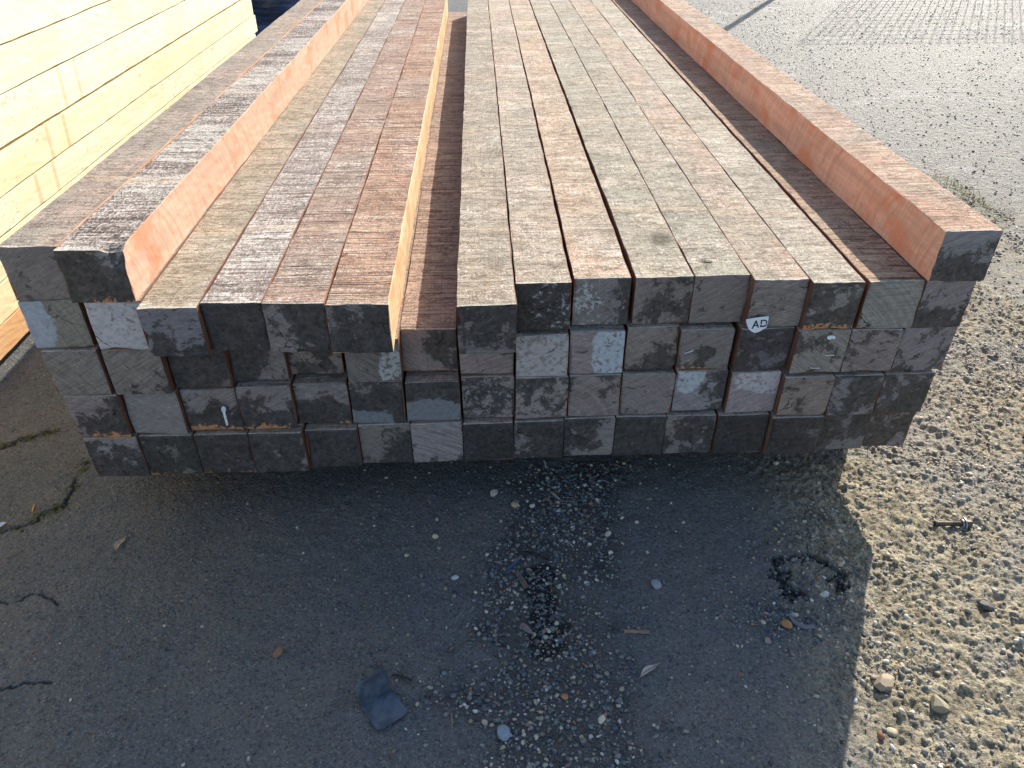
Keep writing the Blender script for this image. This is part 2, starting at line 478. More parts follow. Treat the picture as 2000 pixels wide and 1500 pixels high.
def mat_ground():
    b = NB('old_gravelly_asphalt')
    m = b.attr('masks'); mm = b.sep(m.outputs['Vector'])          # sunlit sand, gravel, dark dirt/cracks
    moss = m.outputs['Alpha']
    P = b.obj()
    n1 = b.noise(P, 2.2, 5, .6); n2 = b.noise(P, 14, 5, .65); n3 = b.noise(P, 110, 4, .65); n4 = b.noise(P, 420, 2, .6)
    asph = b.mix(b.ss(n1, .38, .62), (.115, .122, .124), (.155, .146, .133))
    asph = b.mix(b.math('MULTIPLY', b.ss(n2, .40, .66), .5), asph, (.092, .095, .097))
    asph = b.mix(b.math('MULTIPLY', b.ss(b.noise(P, 130, 4, .8), .52, .64), .70), asph, (.25, .255, .25))
    asph = b.mix(b.math('MULTIPLY', b.ss(b.noise(P, 95, 4, .8), .48, .38), .75), asph, (.035, .037, .039))
    # exposed aggregate
    pw = b.vmath('ADD', P, b.vmath('MULTIPLY', b.noise(P, 60, 2, .5, 0, 1), (.006, .006, .006)))
    vd = b.voro(pw, 130); vc = b.voro(pw, 130, 'F1', 'Color')
    vs = b.sep(vc)
    stone = b.mix(b.ss(vs[0], .2, .9), (.09, .10, .11), (.30, .28, .23))
    stone = b.mix(b.ss(vs[1], .82, .90), stone, (.30, .16, .09))
    pick = b.math('MULTIPLY', b.math('MULTIPLY', b.ss(vs[2], .62, .75), b.ss(vd, .45, .25)), b.ss(n2, .38, .60, .15, 1.0))
    c = b.mix(b.math('MULTIPLY', pick, .8), asph, stone)
    vd2 = b.voro(P, 62); vs2 = b.sep(b.voro(P, 62, 'F1', 'Color'))
    pick2 = b.math('MULTIPLY', b.math('MULTIPLY', b.ss(vs2[2], .86, .93), b.ss(b.math('ADD', vd2, b.math('MULTIPLY', n3, .35)), .50, .40)), b.ss(n1, .40, .58, .2, 1.0))
    c = b.mix(b.math('MULTIPLY', pick2, .85), c, b.mix(vs2[0], (.10, .12, .13), (.38, .35, .27)))
    # sandy, worn surface, the sunlit side's paler tone painted in
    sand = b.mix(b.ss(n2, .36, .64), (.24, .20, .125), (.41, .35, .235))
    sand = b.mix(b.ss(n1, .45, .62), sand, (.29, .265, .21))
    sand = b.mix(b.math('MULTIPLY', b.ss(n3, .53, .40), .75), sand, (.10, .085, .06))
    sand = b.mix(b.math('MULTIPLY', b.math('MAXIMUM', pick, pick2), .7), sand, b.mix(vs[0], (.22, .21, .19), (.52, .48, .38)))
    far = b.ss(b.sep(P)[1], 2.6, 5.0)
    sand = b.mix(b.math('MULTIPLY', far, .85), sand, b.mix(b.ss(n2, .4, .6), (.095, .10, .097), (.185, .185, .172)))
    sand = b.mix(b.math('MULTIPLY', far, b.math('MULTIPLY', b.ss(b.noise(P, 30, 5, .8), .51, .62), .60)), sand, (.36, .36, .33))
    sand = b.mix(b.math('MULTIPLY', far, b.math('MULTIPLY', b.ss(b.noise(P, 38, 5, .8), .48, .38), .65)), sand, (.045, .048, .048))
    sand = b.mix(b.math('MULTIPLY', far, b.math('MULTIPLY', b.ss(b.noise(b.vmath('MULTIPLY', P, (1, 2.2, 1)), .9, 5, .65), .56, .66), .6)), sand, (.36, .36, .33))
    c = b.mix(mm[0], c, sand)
    c = b.mix(b.math('MULTIPLY', mm[1], .6), c, b.mix(n3, (.045, .04, .036), (.10, .09, .08)))
    c = b.mix(b.math('MULTIPLY', mm[2], .92), c, b.mix(n3, (.008, .008, .007), (.028, .026, .022)))
    c = b.mix(b.math('MULTIPLY', moss, b.ss(n3, .42, .55)), c, b.mix(n4, (.05, .06, .012), (.16, .15, .04)))
    c = b.mix(1, c, b.comb(*[b.ss(n4, .3, .7, .75, 1.25)] * 3), 'MULTIPLY')
    h = b.math('ADD', b.math('MULTIPLY', n3, 1.0), b.math('ADD', b.math('MULTIPLY', n4, .25), b.math('MULTIPLY', b.noise(P, 38, 4, .6), 1.2)))
    h = b.math('ADD', h, b.math('MULTIPLY', b.math('MAXIMUM', b.math('MULTIPLY', pick, .5), pick2), .5))
    # coarse far gravel relief
    hf = b.math('MULTIPLY', b.math('ADD', b.noise(P, 48, 4, .75), b.math('MULTIPLY', b.noise(P, 17, 3, .6), .8)), b.math('MULTIPLY', far, 6.5))
    h = b.math('ADD', h, hf)
    return b.fin(c, b.ss(far, 0, 1, .78, .62), b.bump(h, .007, 1.0), .28)
M_GROUND = mat_ground()
ground = big_mesh('ground', V, Q, M_GROUND, smooth=True)
tag(ground, kind='structure', label='old worn asphalt yard with sandy gravelly surface')
mk = np.zeros((len(V), 4))
X_, Y_ = V[:, 0], V[:, 1]
mk[:, 0] = sunlit_sand_mask(X_, Y_); mk[:, 1] = gravel_mask(X_, Y_)
mk[:, 2] = np.clip(dirt_mask(X_, Y_) + sstep(.15, .6, ring_mask(X_, Y_)) * .95 + crack_mask(X_, Y_) * .65, 0, 1)
mossd = np.minimum(seg_dist(X_, Y_, CRACKS[0]), seg_dist(X_, Y_, CRACKS[3]))
mk[:, 3] = sstep(.05, .0, mossd + (N1.fbm(X_ * 20, Y_ * 20, 3) - .5) * .05) * sstep(.45, .62, N2.fbm(X_ * 34, Y_ * 34, 3)) * .8
em = seg_dist(X_, Y_, [gp(1835, 350), gp(1905, 395), gp(1960, 440)])
mk[:, 3] = np.maximum(mk[:, 3], sstep(.13, .02, em + (N1.fbm(X_ * 12, Y_ * 12, 3) - .5) * .12))
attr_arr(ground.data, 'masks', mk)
def hz(x, y): return float(height(np.array([x]), np.array([y]))[0])

# ------------------------------------------------------------------ beams
S15 = .15
ROWZ = [.185, .33358, .48068, .62603, .77235]
ROWH = [.1462, .1449, .1432, .1448, .1448]

def beam_mesh(wd, ht, ln, seed, fine=True, wane=None, chips=(), wfar=None):
    """returns (body verts, faces, mat idx, end verts, end faces). x 0..wd, y 0..ln, z 0..ht"""
    g = np.random.default_rng(seed)
    wane = wane or {}
    # outline: TL->TR->BR->BL, seen from the front (-y)
    cor = [('TL', 0, ht, 1, -1), ('TR', wd, ht, -1, -1), ('BR', wd, 0, -1, 1), ('BL', 0, 0, 1, 1)]
    m = 9 if fine else 4
    pts, side = [], []
    ring = []
    for i, (nm, cx, cz, sx, sz) in enumerate(cor):
        r = wane.get(nm, .0016 + .0012 * g.random())
        # arc from previous edge to next edge
        if nm in ('TL', 'BR'): arc = [(cx, cz + sz * r), (cx + sx * r * .3, cz + sz * r * .3), (cx + sx * r, cz)]
        else: arc = [(cx + sx * r, cz), (cx + sx * r * .3, cz + sz * r * .3), (cx, cz + sz * r)]
        ring.append(arc)
    for i in range(4):
        arc = ring[i]; nxt = ring[(i + 1) % 4]
        for p in arc: pts.append(p); side.append(i)
        a, b_ = arc[-1], nxt[0]
        for k in range(1, m):
            t = k / m
            pts.append((a[0] * (1 - t) + b_[0] * t, a[1] * (1 - t) + b_[1] * t)); side.append(i)
    pts = np.array(pts); n = len(pts)
    if fine:
        ys = [0, .003, .009, .02, .035]
        y = .06
        while y < ln - .03:
            ys.append(y); y += .035 if y < 2 else .06
        ys.append(ln)
    else:
        ys = [0, .004, .015, .05, .15, .4, 1, 1.8, 2.6, 3.4, 4.2, ln]
    ys = np.array(ys)
    ph = g.random((8, 3)) * 6.28
    V = []
    tx, tz = (g.random(2) - .5) * .007
    jit = (g.random((len(ys), n, 2)) - .5) * (.0011 if fine else .0006)
    # neighbouring ring points share chips along the edges
    for k, y in enumerate(ys):
        p = pts.copy()
        for c, (cx, cz) in enumerate(((0, ht), (wd, ht), (wd, 0), (0, 0))):
            wgt = np.exp(-(np.hypot(pts[:, 0] - cx, pts[:, 1] - cz) / .03) ** 2)
            a = .0011 * math.sin(y * 5.1 + ph[c, 0]) + .0009 * math.sin(y * 17 + ph[c, 1]) + .0007 * math.sin(y * 43 + ph[c, 2])
            bb = .0011 * math.sin(y * 6.3 + ph[c + 4, 0]) + .0008 * math.sin(y * 21 + ph[c + 4, 1])
            p[:, 0] += wgt * (a * .7 - (.0003 if cx else -.0003)); p[:, 1] += wgt * bb * .8
        p += jit[k] * (1 if 0 < k < len(ys) - 1 else .6)
        yy = np.full(n, y)
        u = pts[:, 0] / wd - .5; v = pts[:, 1] / ht - .5
        if k < 5:
            fall = (1, .97, .9, .6, .25)[k]
            yy = yy + (u * tx + v * tz) * fall
            if k == 0:
                yy = yy + np.abs(g.normal(0, .0011, n))
                for _ in range(5 if fine else 3):
                    c0_ = g.integers(0, n); dd = np.minimum((np.arange(n) - c0_) % n, (c0_ - np.arange(n)) % n)
                    k_ = np.clip(1 - dd / (1.5 + 2 * g.random()), 0, 1) * g.random()
                    yy = yy + .006 * k_
                    p += (np.array([wd / 2, ht / 2]) - p) * (.045 * k_)[:, None]
                p += (np.array([wd / 2, ht / 2]) - p) * .004
            for (cu, cv, rad, dep) in chips:
                d = np.hypot(u + .5 - cu, v + .5 - cv)
                yy = yy + dep * np.clip(1 - d / rad, 0, 1) * fall
                p[:, 1] -= .012 * np.clip(1 - d / rad, 0, 1) * fall * (1 if cv > .5 else -1)
        if wfar: p[:, 0] *= 1 + (wfar / wd - 1) * y / ln
        V.append(np.stack([p[:, 0], yy, p[:, 1]], 1))
    V = np.concatenate(V)
    F, MI = [], []
    for k in range(len(ys) - 1):
        for i in range(n):
            j = (i + 1) % n
            F.append((k * n + i, k * n + j, (k + 1) * n + j, (k + 1) * n + i))
            MI.append(0 if (side[i] == 0 and side[j] in (0, 1) and i > 0) else 1)
    last = (len(ys) - 1) * n
    F.append(tuple(range(last + n - 1, last - 1, -1))[::-1]); MI.append(1)
    # end face: its own thin cap, 3 rings inward
    E = [V[:n]]
    c0 = V[:n].mean(0)
    for s_ in (.93, .7, .4):
        r = c0 + (V[:n] - c0) * s_
        u = r[:, 0] / wd - .5; v = r[:, 2] / ht - .5
        r[:, 1] = u * tx + v * tz + g.normal(0, .00025, n)
        for (cu, cv, rad, dep) in chips:
            r[:, 1] += dep * np.clip(1 - np.hypot(u + .5 - cu, v + .5 - cv) / rad, 0, 1)
        E.append(r)
    E.append(np.array([[wd / 2, 0, ht / 2]]))
    E = np.concatenate(E)
    E[:, 1] -= .0006
    EF = []
    for k in range(3):
        for i in range(n):
            j = (i + 1) % n
            EF.append((k * n + j, k * n + i, (k + 1) * n + i, (k + 1) * n + j))
    cidx = 4 * n
    for i in range(n): EF.append((3 * n + (i + 1) % n, 3 * n + i, cidx))
    return V, F, MI, E, EF

def make_beam(name, x, y, z, wd, ht, ln, yaw, seed, tone, tone2, look, side, end=None, knot=(9, 9, .01), fine=True, wane=None, chips=(), wfar=None):
    V, F, MI, E, EF = beam_mesh(wd, ht, ln, seed, fine, wane, chips, wfar)
    o = mesh_obj(name, V, F, None, None, (x, y, z))
    o.rotation_euler = (0, 0, yaw)
    o.data.materials.append(M_TOP); o.data.materials.append(M_SIDE)
    o.data.polygons.foreach_set('material_index', np.array(MI, dtype=np.int32))
    sd = (seed * .6180339) % 1 * 9 + .3
    attr_const(o.data, 'tone', tuple(tone) + (1,)); attr_const(o.data, 'tone2', tuple(tone2) + (1,))
    attr_const(o.data, 'look', tuple(look) + (sd,)); attr_const(o.data, 'side_tone', tuple(side) + (1,))
    attr_const(o.data, 'knot', tuple(knot) + (1,))
    if end:
        e = mesh_obj('end_face', E, EF, M_END, o)
        attr_const(e.data, 'end_a', (end['cov'], end.get('orange', 0), end.get('saw', .25), sd))
        pu, pv, pru, prv, ps = end.get('patch', (.5, .5, .5, .5, 0))
        attr_const(e.data, 'end_b', (pu, pv, pru, prv))
        gu, gv = end.get('grad', (0, 0))
        attr_const(e.data, 'end_c', (gu, gv, R(end.get('ang', 25)), ps))
        gr = end.get('grey', (.15, .145, .15)); gr = (gr, gr * .97, gr * .99) if isinstance(gr, float) else gr
        gr = (gr[0] * 1.30, gr[1] * 1.15, gr[2] * 1.06)
        attr_const(e.data, 'end_grey', tuple(gr) + (1,))
        attr_const(e.data, 'patch_tone', tuple(end.get('ptone', (.5, .5, .52))) + (1,))
    return o

# fitted front position of every beam: left x, front y, width; sixth in middle row moved forward to block stray sun
FIT = {
 (5,1):(-1.183,1.779,.146),(5,2):(-1.034,1.755,.160),(5,16):(1.187,1.765,.150),
 (4,1):(-1.180,1.774,.150),(4,2):(-1.0125,1.763,.143),(4,3):(-.8662,1.722,.1505),(4,4):(-.7125,1.741,.1545),(4,5):(-.5560,1.729,.1585),(4,6):(-.3945,1.717,.1590),
 (4,8):(-.0625,1.697,.1520),(4,9):(.0935,1.810,.1495),(4,10):(.2515,1.831,.1545),(4,11):(.4185,1.829,.1590),(4,12):(.5785,1.830,.1525),(4,13):(.7320,1.798,.1490),(4,14):(.8825,1.777,.1420),(4,15):(1.0350,1.775,.1535),(4,16):(1.1895,1.774,.1385),
 (3,1):(-1.170,1.762,.148),(3,2):(-1.013,1.762,.152),(3,3):(-.854,1.783,.153),(3,4):(-.698,1.803,.152),(3,5):(-.544,1.825,.150),(3,6):(-.3785,1.785,.1520),(3,7):(-.226,1.829,.154),(3,8):(-.065,1.812,.153),(3,9):(.0943,1.797,.1468),(3,10):(.2445,1.803,.154),(3,11):(.4052,1.813,.148),(3,12):(.5562,1.806,.150),(3,13):(.7202,1.794,.1525),(3,14):(.8765,1.7745,.1480),(3,15):(1.0260,1.774,.1460),(3,16):(1.1730,1.776,.1515),
 (2,1):(-1.156,1.758,.1465),(2,2):(-1.0025,1.767,.1500),(2,3):(-.8482,1.777,.1520),(2,4):(-.6945,1.779,.1520),(2,5):(-.5393,1.794,.1535),(2,6):(-.3815,1.792,.1525),(2,7):(-.2235,1.793,.1560),(2,8):(-.0613,1.802,.1514),(2,9):(.0937,1.791,.1510),(2,10):(.2472,1.795,.1515),(2,11):(.4015,1.796,.1540),(2,12):(.559,1.803,.1510),(2,13):(.7181,1.792,.1460),(2,14):(.8660,1.767,.1460),(2,15):(1.0139,1.766,.1435),(2,16):(1.1587,1.768,.1470),
 (1,1):(-1.1488,1.757,.1515),(1,2):(-.9952,1.761,.1540),(1,3):(-.8387,1.760,.1540),(1,4):(-.6822,1.758,.1540),(1,5):(-.5258,1.772,.1540),(1,6):(-.3691,1.782,.1507),(1,7):(-.2164,1.780,.1510),(1,8):(-.0632,1.778,.1500),(1,9):(.0883,1.783,.1487),(1,10):(.239,1.786,.1505),(1,11):(.3917,1.785,.1515),(1,12):(.5447,1.785,.1508),(1,13):(.6998,1.779,.1526),(1,14):(.8565,1.763,.1585),(1,15):(1.017,1.779,.1491),(1,16):(1.1685,1.789,.1368)}
# sideways drift of the far end over the beam's length (row 5 and 4 fan a little)
DRIFT = {(5,1):.150,(5,2):.095,(5,16):-.022,(4,1):.09,(4,2):.09,(4,3):.072,(4,4):.064,(4,5):.045,(4,6):.038,(4,8):.026,(4,9):.028,(4,10):.030,(4,11):-.004,(4,12):-.02,(4,13):-.022,(4,14):-.008,(4,15):.008,(4,16):.0}
# left edge and width of the visible beams at their far ends
FARX = {(5,1):(-1.055,.142),(5,2):(-.908,.142),(5,16):(1.166,.152),(4,3):(-.797,.149),(4,4):(-.6465,.1465),(4,5):(-.499,.1475),(4,6):(-.350,.1530),
        (4,8):(-.040,.1515),(4,9):(.1135,.1530),(4,10):(.268,.1470),(4,11):(.4200,.1440),(4,12):(.5665,.1445),(4,13):(.7125,.1580),(4,14):(.8720,.1540),(4,15):(1.0330,.1545),(4,16):(1.189,.145)}
def drift(r, c):
    if (r, c) in FARX: return FARX[(r, c)][0] - FIT[(r, c)][0]
    if (r, c) in DRIFT: return DRIFT[(r, c)]
    base = {1:.06,2:.06,3:.055,4:.05,5:.045,6:.035,7:.03,8:.02,9:.015,10:.01,11:0,12:-.005,13:-.01,14:-.005,15:0,16:0}[c]
    return base
LEN = {(4,3): 4.62, (4,8): 4.86, (3,7): 4.885}
GREY = .155
PINK = (.42, .30, .29); WHITE = (.46, .47, .50); PALE = (.34, .35, .37)
ENDS = {
 (5,1):dict(look='plain slate grey sawn', cov=.22, grey=.135, saw=.35, ang=20),
 (5,2):dict(look='charcoal coated chipped-corner', cov=.95, grey=.16, grad=(-.6,-.7), orange=.10),
 (5,16):dict(look='cloudy blue-grey', cov=.55, grey=(.15,.16,.18), grad=(.2,-.9)),
 (4,1):dict(look='greenish half-whitewashed', cov=.18, grey=(.15,.16,.145), patch=(.05,.55,.42,.62,.95), ptone=(.34,.37,.44), orange=.05),
 (4,2):dict(look='white painted crackled', cov=.2, grey=.2, patch=(.5,.4,1.4,1.4,.70), ptone=(.46,.44,.46)),
 (4,3):dict(look='bluish grey blotched', cov=.45, grey=(.135,.14,.165), grad=(0,-.4)),
 (4,4):dict(look='almost evenly black', cov=.97, grey=.12),
 (4,5):dict(look='dark mottled end with tan specks', cov=.72, grey=.145, grad=(.8,0)),
 (4,6):dict(look='smoky dark grey', cov=.68, grey=.13, grad=(.2,-.3)),
 (4,8):dict(look='dark protruding', cov=.66, grey=.125, grad=(0,.9)),
 (4,9):dict(look='black end scribbled with white chalk', cov=.88, grey=.13, patch=(.7,.5,.5,.5,.22), ptone=(.32,.32,.33)),
 (4,10):dict(look='grey end dusted with white flecks', cov=.5, grey=.15, grad=(.9,0), patch=(.4,.45,.5,.5,.30), ptone=(.42,.41,.40)),
 (4,11):dict(look='brownish grey cloudy', cov=.42, grey=(.15,.138,.135), saw=.4, ang=30),
 (4,12):dict(look='clean brown-grey finely sawn', cov=.18, grey=(.145,.133,.13), saw=.4, ang=28),
 (4,13):dict(look='clean grey paper-tagged', cov=.2, grey=(.155,.148,.142), saw=.4, ang=25),
 (4,14):dict(look='dark end with wormy grey marks', cov=.66, grey=(.16,.165,.165), orange=.36),
 (4,15):dict(look='even greenish grey', cov=.06, grey=(.165,.172,.162), saw=.3, ang=5),
 (4,16):dict(look='grey end darker at its foot', cov=.55, grey=(.15,.15,.16), grad=(0,-1.0)),
 (3,1):dict(look='bare grey sawn', cov=.06, grey=(.135,.137,.137), saw=.6, ang=28),
 (3,2):dict(look='boldly saw-scored grey', cov=.24, grey=(.145,.142,.138), saw=1.0, ang=32, grad=(0,-.6)),
 (3,3):dict(look='near-black half hidden', cov=.93, grey=.12, grad=(0,.5)),
 (3,4):dict(look='black end fading grey at right', cov=.76, grey=.14, grad=(-.9,.3)),
 (3,5):dict(look='cloudy brown-grey half hidden', cov=.5, grey=(.15,.14,.135)),
 (3,6):dict(look='plain grey end with hatched white corner', cov=.2, grey=(.115,.113,.11), patch=(.85,.3,.28,.5,.55), ptone=(.36,.37,.37), saw=.6, ang=-35),
 (3,7):dict(look='brownish mauve end under the trough', cov=.42, grey=(.165,.145,.145), grad=(1.0,.3), orange=.22, saw=.7, ang=-20),
 (3,8):dict(look='pinkish grey lower end', cov=.15, grey=(.175,.155,.155)),
 (3,9):dict(look='flaking pink-white', cov=.35, grey=.2, patch=(.5,.45,1.2,1.2,.60), ptone=(.40,.37,.36)),
 (3,10):dict(look='mauve grey end streaked white', cov=.1, grey=(.19,.17,.18), patch=(.75,.5,.35,.75,.62), ptone=(.42,.45,.49)),
 (3,11):dict(look='round-cornered end with black smear', cov=.48, grey=(.165,.15,.14), grad=(.4,-.5), wane={'BR':.022,'BL':.012}),
 (3,12):dict(look='grey end with one staple', cov=.28, grey=(.14,.135,.135), grad=(0,-.5), orange=.22),
 (3,13):dict(look='smooth blue-black shaded', cov=.62, grey=(.095,.092,.11)),
 (3,14):dict(look='speckled end with two staples', cov=.36, grey=(.17,.17,.16), saw=.7, ang=-40),
 (3,15):dict(look='faintly clouded brown-grey', cov=.42, grey=(.16,.15,.15)),
 (3,16):dict(look='soft mauve-grey outer', cov=.40, grey=(.155,.15,.16)),
 (2,1):dict(look='dark clouded end with orange foot', cov=.66, grey=(.15,.145,.155), grad=(.4,-.3), orange=.26),
 (2,2):dict(look='smooth bare bluish grey', cov=.03, grey=(.155,.157,.165), saw=.35, ang=20),
 (2,3):dict(look='black end with white drip', cov=.66, grey=.15, grad=(-.1,-1.1), orange=.42),
 (2,4):dict(look='round-cornered orange-based', cov=.68, grey=.15, grad=(.1,-1.2), orange=.40, wane={'BR':.02}),
 (2,5):dict(look='half grey half tar-black', cov=.70, grey=.15, grad=(0,-1.3), orange=.12),
 (2,6):dict(look='dark end with pale arc at lower left', cov=.78, grey=.14, grad=(0,-.4), patch=(.05,-.05,.72,.42,.96), ptone=(.19,.20,.22)),
 (2,7):dict(look='black end with pale lower half-moon', cov=.95, grey=.16, grad=(0,.7), patch=(.45,.02,.85,.48,.97), ptone=(.20,.205,.225)),
 (2,8):dict(look='evenly mottled', cov=.56, grey=(.18,.17,.17), patch=(.5,.5,.8,.8,.14), ptone=(.26,.25,.25)),
 (2,9):dict(look='strongly mottled light and dark', cov=.50, grey=(.20,.19,.19), grad=(.2,.1)),
 (2,10):dict(look='mauve grey end with faint spots', cov=.26, grey=(.165,.152,.152), grad=(0,.6), saw=.4),
 (2,11):dict(look='even bare mauve-grey', cov=.08, grey=(.16,.15,.15), saw=.45, ang=25),
 (2,12):dict(look='bluish end with white flaking top-left', cov=.30, grey=(.17,.17,.19), grad=(.9,0), patch=(.22,.85,.33,.42,.75), ptone=(.42,.44,.46)),
 (2,13):dict(look='pink-stained end with white top-right', cov=.10, grey=(.20,.185,.20), patch=(.62,.82,.55,.36,.62), ptone=(.44,.41,.42)),
 (2,14):dict(look='tan-grey round-cornered', cov=.2, grey=(.17,.15,.138), wane={'BR':.014}),
 (2,15):dict(look='cracked dark grey', cov=.62, grey=(.14,.14,.15)),
 (2,16):dict(look='smoky dark outer', cov=.66, grey=(.14,.14,.145)),
 (1,1):dict(look='dark end brushed light at top', cov=.66, grey=(.16,.165,.18), grad=(-.2,-.7)),
 (1,2):dict(look='dull charcoal', cov=.80, grey=(.10,.105,.10), orange=.06),
 (1,3):dict(look='nearly all black', cov=.95, grey=.12, orange=.06),
 (1,4):dict(look='black end with grey lichen-like spots', cov=.76, grey=.15),
 (1,5):dict(look='tar-black framed', cov=.92, grey=.13),
 (1,6):dict(look='warm grey end smudged dark at right', cov=.48, grey=(.135,.128,.12), grad=(.7,-.5)),
 (1,7):dict(look='light grey diagonally sawn', cov=.14, grey=(.18,.18,.19), saw=.9, ang=-24, grad=(0,-.4)),
 (1,8):dict(look='featureless black', cov=1.15, grey=.08),
 (1,9):dict(look='black end pale at its left foot', cov=.84, grey=.14, grad=(.9,.2), wane={'BL':.010}),
 (1,10):dict(look='grey and black clouded', cov=.52, grey=.15, grad=(-.6,.5), wane={'BR':.012}),
 (1,11):dict(look='mostly black with grey rim', cov=.86, grey=.13, grad=(.2,0)),
 (1,12):dict(look='cracked brownish dark', cov=.60, grey=(.15,.14,.138)),
 (1,13):dict(look='pure black end over thin orange edge', cov=1.15, grey=.07, orange=.06),
 (1,14):dict(look='wide black', cov=.98, grey=(.09,.09,.095), grad=(-.6,0)),
 (1,15):dict(look='dark grey brushed', cov=.60, grey=(.13,.13,.135), grad=(-.3,.4)),
 (1,16):dict(look='set-back grey and black', cov=.62, grey=(.15,.14,.14)),
}
T_GREY = (.34, .30, .26); T_TAN = (.40, .33, .25); T_PINK = (.42, .27, .20); T_BRN = (.33, .17, .11); T_DK = (.15, .10, .09); T_CREAM = (.47, .38, .29); T_GRN = (.30, .28, .22)
# tone, tone2, (streaks, crust, patches)
TOPS = {
 (5,1):((.33,.275,.235),(.37,.27,.21),(.25,.15,.8)),
 (5,2):((.145,.10,.095),(.30,.21,.17),(.7,.85,.6)),
 (5,16):((.46,.32,.23),(.37,.19,.12),(.75,.40,.7)),
 (4,1):(T_GREY,T_TAN,(.4,.3,.6)), (4,2):(T_GREY,T_TAN,(.4,.3,.6)),
 (4,3):((.37,.315,.235),(.38,.29,.22),(.40,.35,.7)),
 (4,4):((.33,.27,.235),(.25,.18,.155),(.7,.78,.6)),
 (4,5):((.41,.285,.215),(.31,.17,.125),(1.0,.55,.8)),
 (4,6):((.44,.27,.18),(.33,.165,.11),(1.0,.52,.8)),
 (4,8):((.37,.31,.24),(.35,.245,.16),(.40,.52,.6)),
 (4,9):((.43,.35,.265),(.40,.26,.18),(.35,.55,.6)),
 (4,10):((.46,.36,.26),(.43,.25,.165),(.35,.55,.7)),
 (4,11):((.35,.31,.24),(.40,.30,.21),(.28,.48,.5)),
 (4,12):((.36,.32,.25),(.36,.25,.18),(.28,.50,.5)),
 (4,13):((.40,.335,.255),(.42,.25,.18),(.30,.50,.6)),
 (4,14):((.42,.365,.285),(.38,.31,.24),(.30,.52,.6)),
 (4,15):((.44,.31,.21),(.37,.20,.13),(.75,.35,.8)),
 (4,16):((.32,.27,.245),(.34,.25,.20),(.5,.25,.6)),
 (3,7):((.38,.27,.215),(.34,.22,.17),(.85,.05,.5)),
}
SIDE = {(5,2):(.62,.38,.27),(5,16):(.86,.42,.26),(4,6):(.72,.52,.30),(5,1):(.50,.30,.18),(3,7):(.4,.22,.14)}
KNOTS = {(4,12):(.052,.085,.017),(4,11):(.118,.245,.045),(5,2):(.12,.09,.012)}
ROWN = {1:'bottom row', 2:'second row up', 3:'middle row', 4:'fourth row up', 5:'top layer'}
ORD = ['first','second','third','fourth','fifth','sixth','seventh','eighth','ninth','tenth','eleventh','twelfth','thirteenth','fourteenth','fifteenth','sixteenth']
rows = {}
for (r, c) in sorted(FIT): rows.setdefault(r, []).append(c)
BEAMS = {}
for r in rows:
    for k, c in enumerate(rows[r]):
        x, y, wd = FIT[(r, c)]
        e = ENDS[(r, c)]
        nxt = (r, c + 1)
        if nxt in FIT and r < 4: wd = min(wd, FIT[nxt][0] - x - .0012)
        ln = LEN.get((r, c), 4.86 + random.uniform(-.03, .04))
        jt = random.random() * .5
        sd = SIDE.get((r, c), (.165 + .09 * jt, .083 + .035 * jt, .054 + .02 * jt))
        tn = TOPS.get((r, c), (T_GREY, T_PINK, (.5, .3, .6)))
        fine = r >= 4 or (r, c) == (3, 7) or c in (1, 16)
        hh = ROWH[r - 1] + (.0 if r >= 4 else random.uniform(-.0015, .001))
        dz, dh = {(3,4):(.006,.006),(3,5):(.009,.009),(3,6):(.003,.003),(3,7):(.007,.007),(2,7):(0,.008),(2,5):(0,.004),(2,14):(0,.005),(2,15):(0,.006),(2,16):(0,.005),(2,3):(0,.002),(3,9):(0,.007),(3,10):(0,.003),(3,12):(0,.007),(4,1):(.002,.003),(1,8):(0,.004),(1,9):(0,.004),(2,12):(.003,.003),(1,5):(0,.004)}.get((r, c), (0, 0))
        hh -= dh
        o = make_beam('timber', x, y, ROWZ[r - 1] + dz, wd, hh, ln, -drift(r, c) / 4.75, r * 20 + c,
                      *tn, sd, e, KNOTS.get((r, c), (9, 9, .01)), fine, e.get('wane'),
                      ((.93, .97, .34, .020), (.80, 1.0, .10, .006)) if (r, c) == (5, 2) else (),
                      FARX[(r, c)][1] if (r, c) in FARX else None)
        if r == 5: pos = ['leftmost of the top layer', 'beside the leftmost in the top layer', 'alone on the right of the top layer'][k]
        else: pos = ORD[k] + ' from left in ' + ROWN[r]
        lk = e['look']
        lk = ('square timber with ' + (lk if ' end' in lk else lk + ' end')).replace('with almost', 'with')
        lab = lk + ', ' + pos
        if len(lab.split()) > 16: lab = lab.replace(' end,', ',').replace('square ', '').replace(' end with', ' end,')
        tag(o, lab, 'timber', 'square dark timbers stacked in front')
        BEAMS[(r, c)] = o

# knot that has opened on one top face
def blob(name, mat, cx, cy, z, rx, ry, th, seed, parent=None, n=14, rot=0):
    g = np.random.default_rng(seed)
    rad = 1 + (g.random(n) - .5) * .35
    V, F = [], []
    for k, (s_, zz) in enumerate(((1, 0), (.85, th), (.45, th * 1.15))):
        for i in range(n):
            a = 2 * math.pi * i / n
            px, py = rx * rad[i] * s_ * math.cos(a), ry * rad[i] * s_ * math.sin(a)
            V.append((cx + px * math.cos(rot) - py * math.sin(rot), cy + px * math.sin(rot) + py * math.cos(rot), z + zz))
    V.append((cx, cy, z + th * 1.2))
    for k in range(2):
        for i in range(n):
            j = (i + 1) % n
            F.append((k * n + i, k * n + j, (k + 1) * n + j, (k + 1) * n + i))
    for i in range(n): F.append((2 * n + i, 2 * n + (i + 1) % n, 3 * n))
    return mesh_obj(name, V, F, mat, parent)
M_KNOT = simple('dark_knot', (.045, .032, .025), .7, .5, 200, .002)
b12 = BEAMS[(4, 12)]
